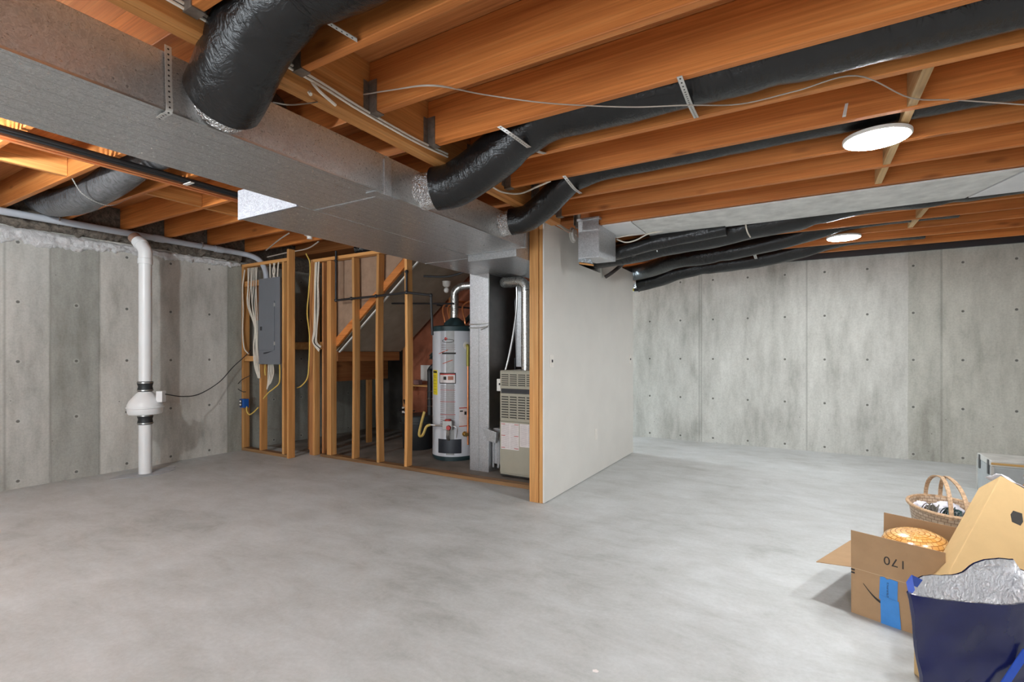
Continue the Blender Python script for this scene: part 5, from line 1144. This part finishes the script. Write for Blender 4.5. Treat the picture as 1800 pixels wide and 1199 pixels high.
# navy insulated bag
r_c, f_c = Vector((0.862, 0.507, 0)), Vector((-0.507, 0.862, 0))
LB = Vector((0.285, 1.966, 0)); t = thing('insulated_bag', tuple(LB + r_c * 0.25 + f_c * 0.06), 'navy blue plastic shopping bag with a silver foil lining, nearest the camera', 'bag')
def bag_loop(z, f):
    """closed outline; f: 0 at floor, 1 at rim"""
    wid = 0.36 + 0.17 * f; l0 = 0.075 * (1 - f); dep = 0.13 + 0.08 * f; P = []
    for k in range(24): P.append((l0 + wid * k / 24, -0.012 * math.sin(math.pi * k / 24) * (1 + f)))
    for k in range(10): P.append((l0 + wid, dep * k / 10))
    for k in range(24): x = 1 - k / 24; P.append((l0 + wid * x, dep * (x ** 0.55 if f > 0.4 else (x ** (0.2 + 0.35 * f)))))
    for k in range(4): P.append((l0 + 0.0, dep * 0.0 + 0.004 * (4 - k)))
    return P
def bag(off, m, name, zlo, parent, wr, seed):
    rnd = random.Random(seed); bm = BM(); rings = []; NZ = 26
    from mathutils import noise as nz
    for i in range(NZ + 1):
        f = i / NZ; z0 = zlo + (0.55 - zlo) * f; P = bag_loop(z0, max(0, z0 / 0.55)); n_ = len(P); cx = sum(p[0] for p in P) / n_; cy = sum(p[1] for p in P) / n_; ring = []
        for k, (x, y) in enumerate(P):
            dx, dy = x - cx, y - cy; s_ = 1 - off / max(0.05, math.hypot(dx, dy)); q = nz.noise(Vector((x * 9, y * 14, z0 * 11)) + Vector((seed, 0, 0))) * wr + nz.noise(Vector((x * 26, y * 30, z0 * 22))) * wr * 0.5
            w_ = LB + r_c * (cx + dx * (1 - off / 0.25)) + f_c * (cy + dy * (1 - off / 0.09) + q)
            dip = -0.018 * math.sin(math.pi * min(1, max(0, (x - 0.0) / 0.5))) * (1 if k < 24 else 0) + (0.03 * x / 0.5 + 0.012 * math.sin(x * 19) if 34 <= k < 58 else 0)
            ring.append(bm.verts.new((w_.x, w_.y, z0 + dip * f ** 3)))
        rings.append(ring)
    for A, B in zip(rings, rings[1:]):
        for k in range(n_): bm.faces.new((A[k], A[(k + 1) % n_], B[(k + 1) % n_], B[k]))
    bm.faces.new(rings[0][::-1])
    return obj(name, bm, m, parent, smooth=True, sharp=60)
bag(0.0, NAVY, 'outer_film', 0.004, t, 0.013, 1)
li = bag(0.007, foil('silver_lining', (0.86, 0.87, 0.89), 0.3, 26, 0.55), 'foil_lining', 0.30, t, 0.013, 1); li['label'] = 'silver foil lining'
bm = BM(); strip(bm, [tuple(LB + r_c * 0.015 + f_c * 0.012 + Vector((0, 0, 0.545))), tuple(LB + r_c * 0.02 + f_c * 0.03 + Vector((0, 0, 0.585))), tuple(LB + r_c * 0.07 + f_c * 0.05 + Vector((0, 0, 0.56)))], (0.4, 0.3, 0.6), 0.03, 0.001); obj('torn_corner', bm, NAVYB, t)
bm = BM(); strip(bm, smooth_path([tuple(LB + r_c * 0.16 - f_c * 0.03 + Vector((0, 0, 0.12))), tuple(LB + r_c * 0.23 - f_c * 0.045 + Vector((0, 0, 0.27))), tuple(LB + r_c * 0.33 - f_c * 0.035 + Vector((0, 0, 0.40)))], 6), tuple(r_c), 0.03, 0.0015); obj('carry_strap', bm, NAVYB, t)
# carton half hidden behind the bag
MC = M4((0.510, 2.354, 0), r_c, f_c, (0, 0, 1))
t = thing('plain_carton', (0.510, 2.354, 0), 'pale carton half hidden behind the navy bag', 'cardboard box')
b_ = obj('box_body', lb(MC, 0.0, 0.36, 0.03, 0.25, 0, 0.22), CARDL, t, bev=0.003); obj('hand_hole', lb(MC, -0.001, 0.001, 0.19, 0.235, 0.12, 0.19), BEIGED, b_)
# grey footlocker by the far wall
t = thing('grey_footlocker', (1.75, 6.15, 0), 'grey metal footlocker with a worn lid by the far concrete wall', 'trunk')
obj('body', bx(1.43, 2.15, 5.95, 6.36, 0.0, 0.30), CASEG, t, bev=0.006)
ld = obj('lid', bx(1.427, 2.153, 5.947, 6.363, 0.301, 0.355), plain('worn_lid', (0.50, 0.49, 0.46), 0.5, 0.2, 0.15, 8), t, bev=0.006)
obj('lid_edge', bx(1.425, 2.155, 5.942, 5.947, 0.318, 0.336), PLYP, ld)
for y in (6.02, 6.28): obj('latch', bx(1.418, 1.43, y - 0.015, y + 0.015, 0.22, 0.35), plain('tarnished_latch', (0.12, 0.12, 0.12), 0.4, 0.7) if y < 6.1 else bpy.data.materials['tarnished_latch'], t, bev=0.003)
bm = BM()
for y in (5.95, 6.36): box(bm, 1.424, 1.445, y - 0.008, y + 0.008, 0.0, 0.30)
obj('corner_edge', bm, STRAP, t)
# carton added behind the tipped one, to hold up the odd clear plastic things
MD = Matrix.Translation((1.17, 4.35, 0)) @ Matrix.Rotation(th, 4, 'Z')
t = thing('added_carton', (1.3, 4.5, 0), 'carton added as support for the clear globe, mostly hidden behind the tipped carton', 'cardboard box'); obj('box_body', lb(MD, 0.0, 0.55, 0, 0.4, 0, 0.44), CARD, t, bev=0.004)
pb = MD @ Vector((0.06, 0.15, 0.44))
bm = BM(); bmesh.ops.create_uvsphere(bm, u_segments=24, v_segments=14, radius=0.055, matrix=Matrix.Translation((pb.x, pb.y, 0.495))); tag(obj('plastic_globe', bm, GLASSY, smooth=True), 'clear plastic globe on the added carton, right edge of the picture', 'globe')
rnd = random.Random(77); bm = BM(); pc = MD @ Vector((0.20, 0.13, 0.44))
for k in range(12):
    r_ = rnd.uniform(0.03, 0.055); ph = rnd.uniform(0, 3.14); pts = []
    for j in range(17):
        a = 2 * math.pi * j / 16; pts.append((pc.x + rnd.uniform(-.001, .001) + r_ * math.cos(a) * math.cos(ph), pc.y + r_ * math.cos(a) * math.sin(ph), 0.443 + r_ + r_ * math.sin(a)))
    tube(bm, pts, 0.003, 5)
tag(obj('wire_tangle', bm, STEEL, smooth=True), 'tangle of shiny metal wire beside the clear globe', 'wire')
crumple('clear_wrap', 1.0, 4.66, 0.10, 0.13, 0.09, 0.13, plain('dull_clear_film', (0.50, 0.50, 0.48), 0.2, 0, 0.3, 18), 'crumpled clear plastic wrap on the floor right of the handle basket', 'wrapping', 21, 0.3, floor=0.001)
tag(obj('dark_dish', (lambda b: (lathe(b, [(0.085, 0.0), (0.09, 0.01), (0.07, 0.02)], 0.93, 4.87, 0.0005, 24), b)[1])(BM()), plain('dark_brown_plastic', (0.05, 0.035, 0.03), 0.35), smooth=True), 'small dark dish lying on the floor behind the handle basket', 'dish')
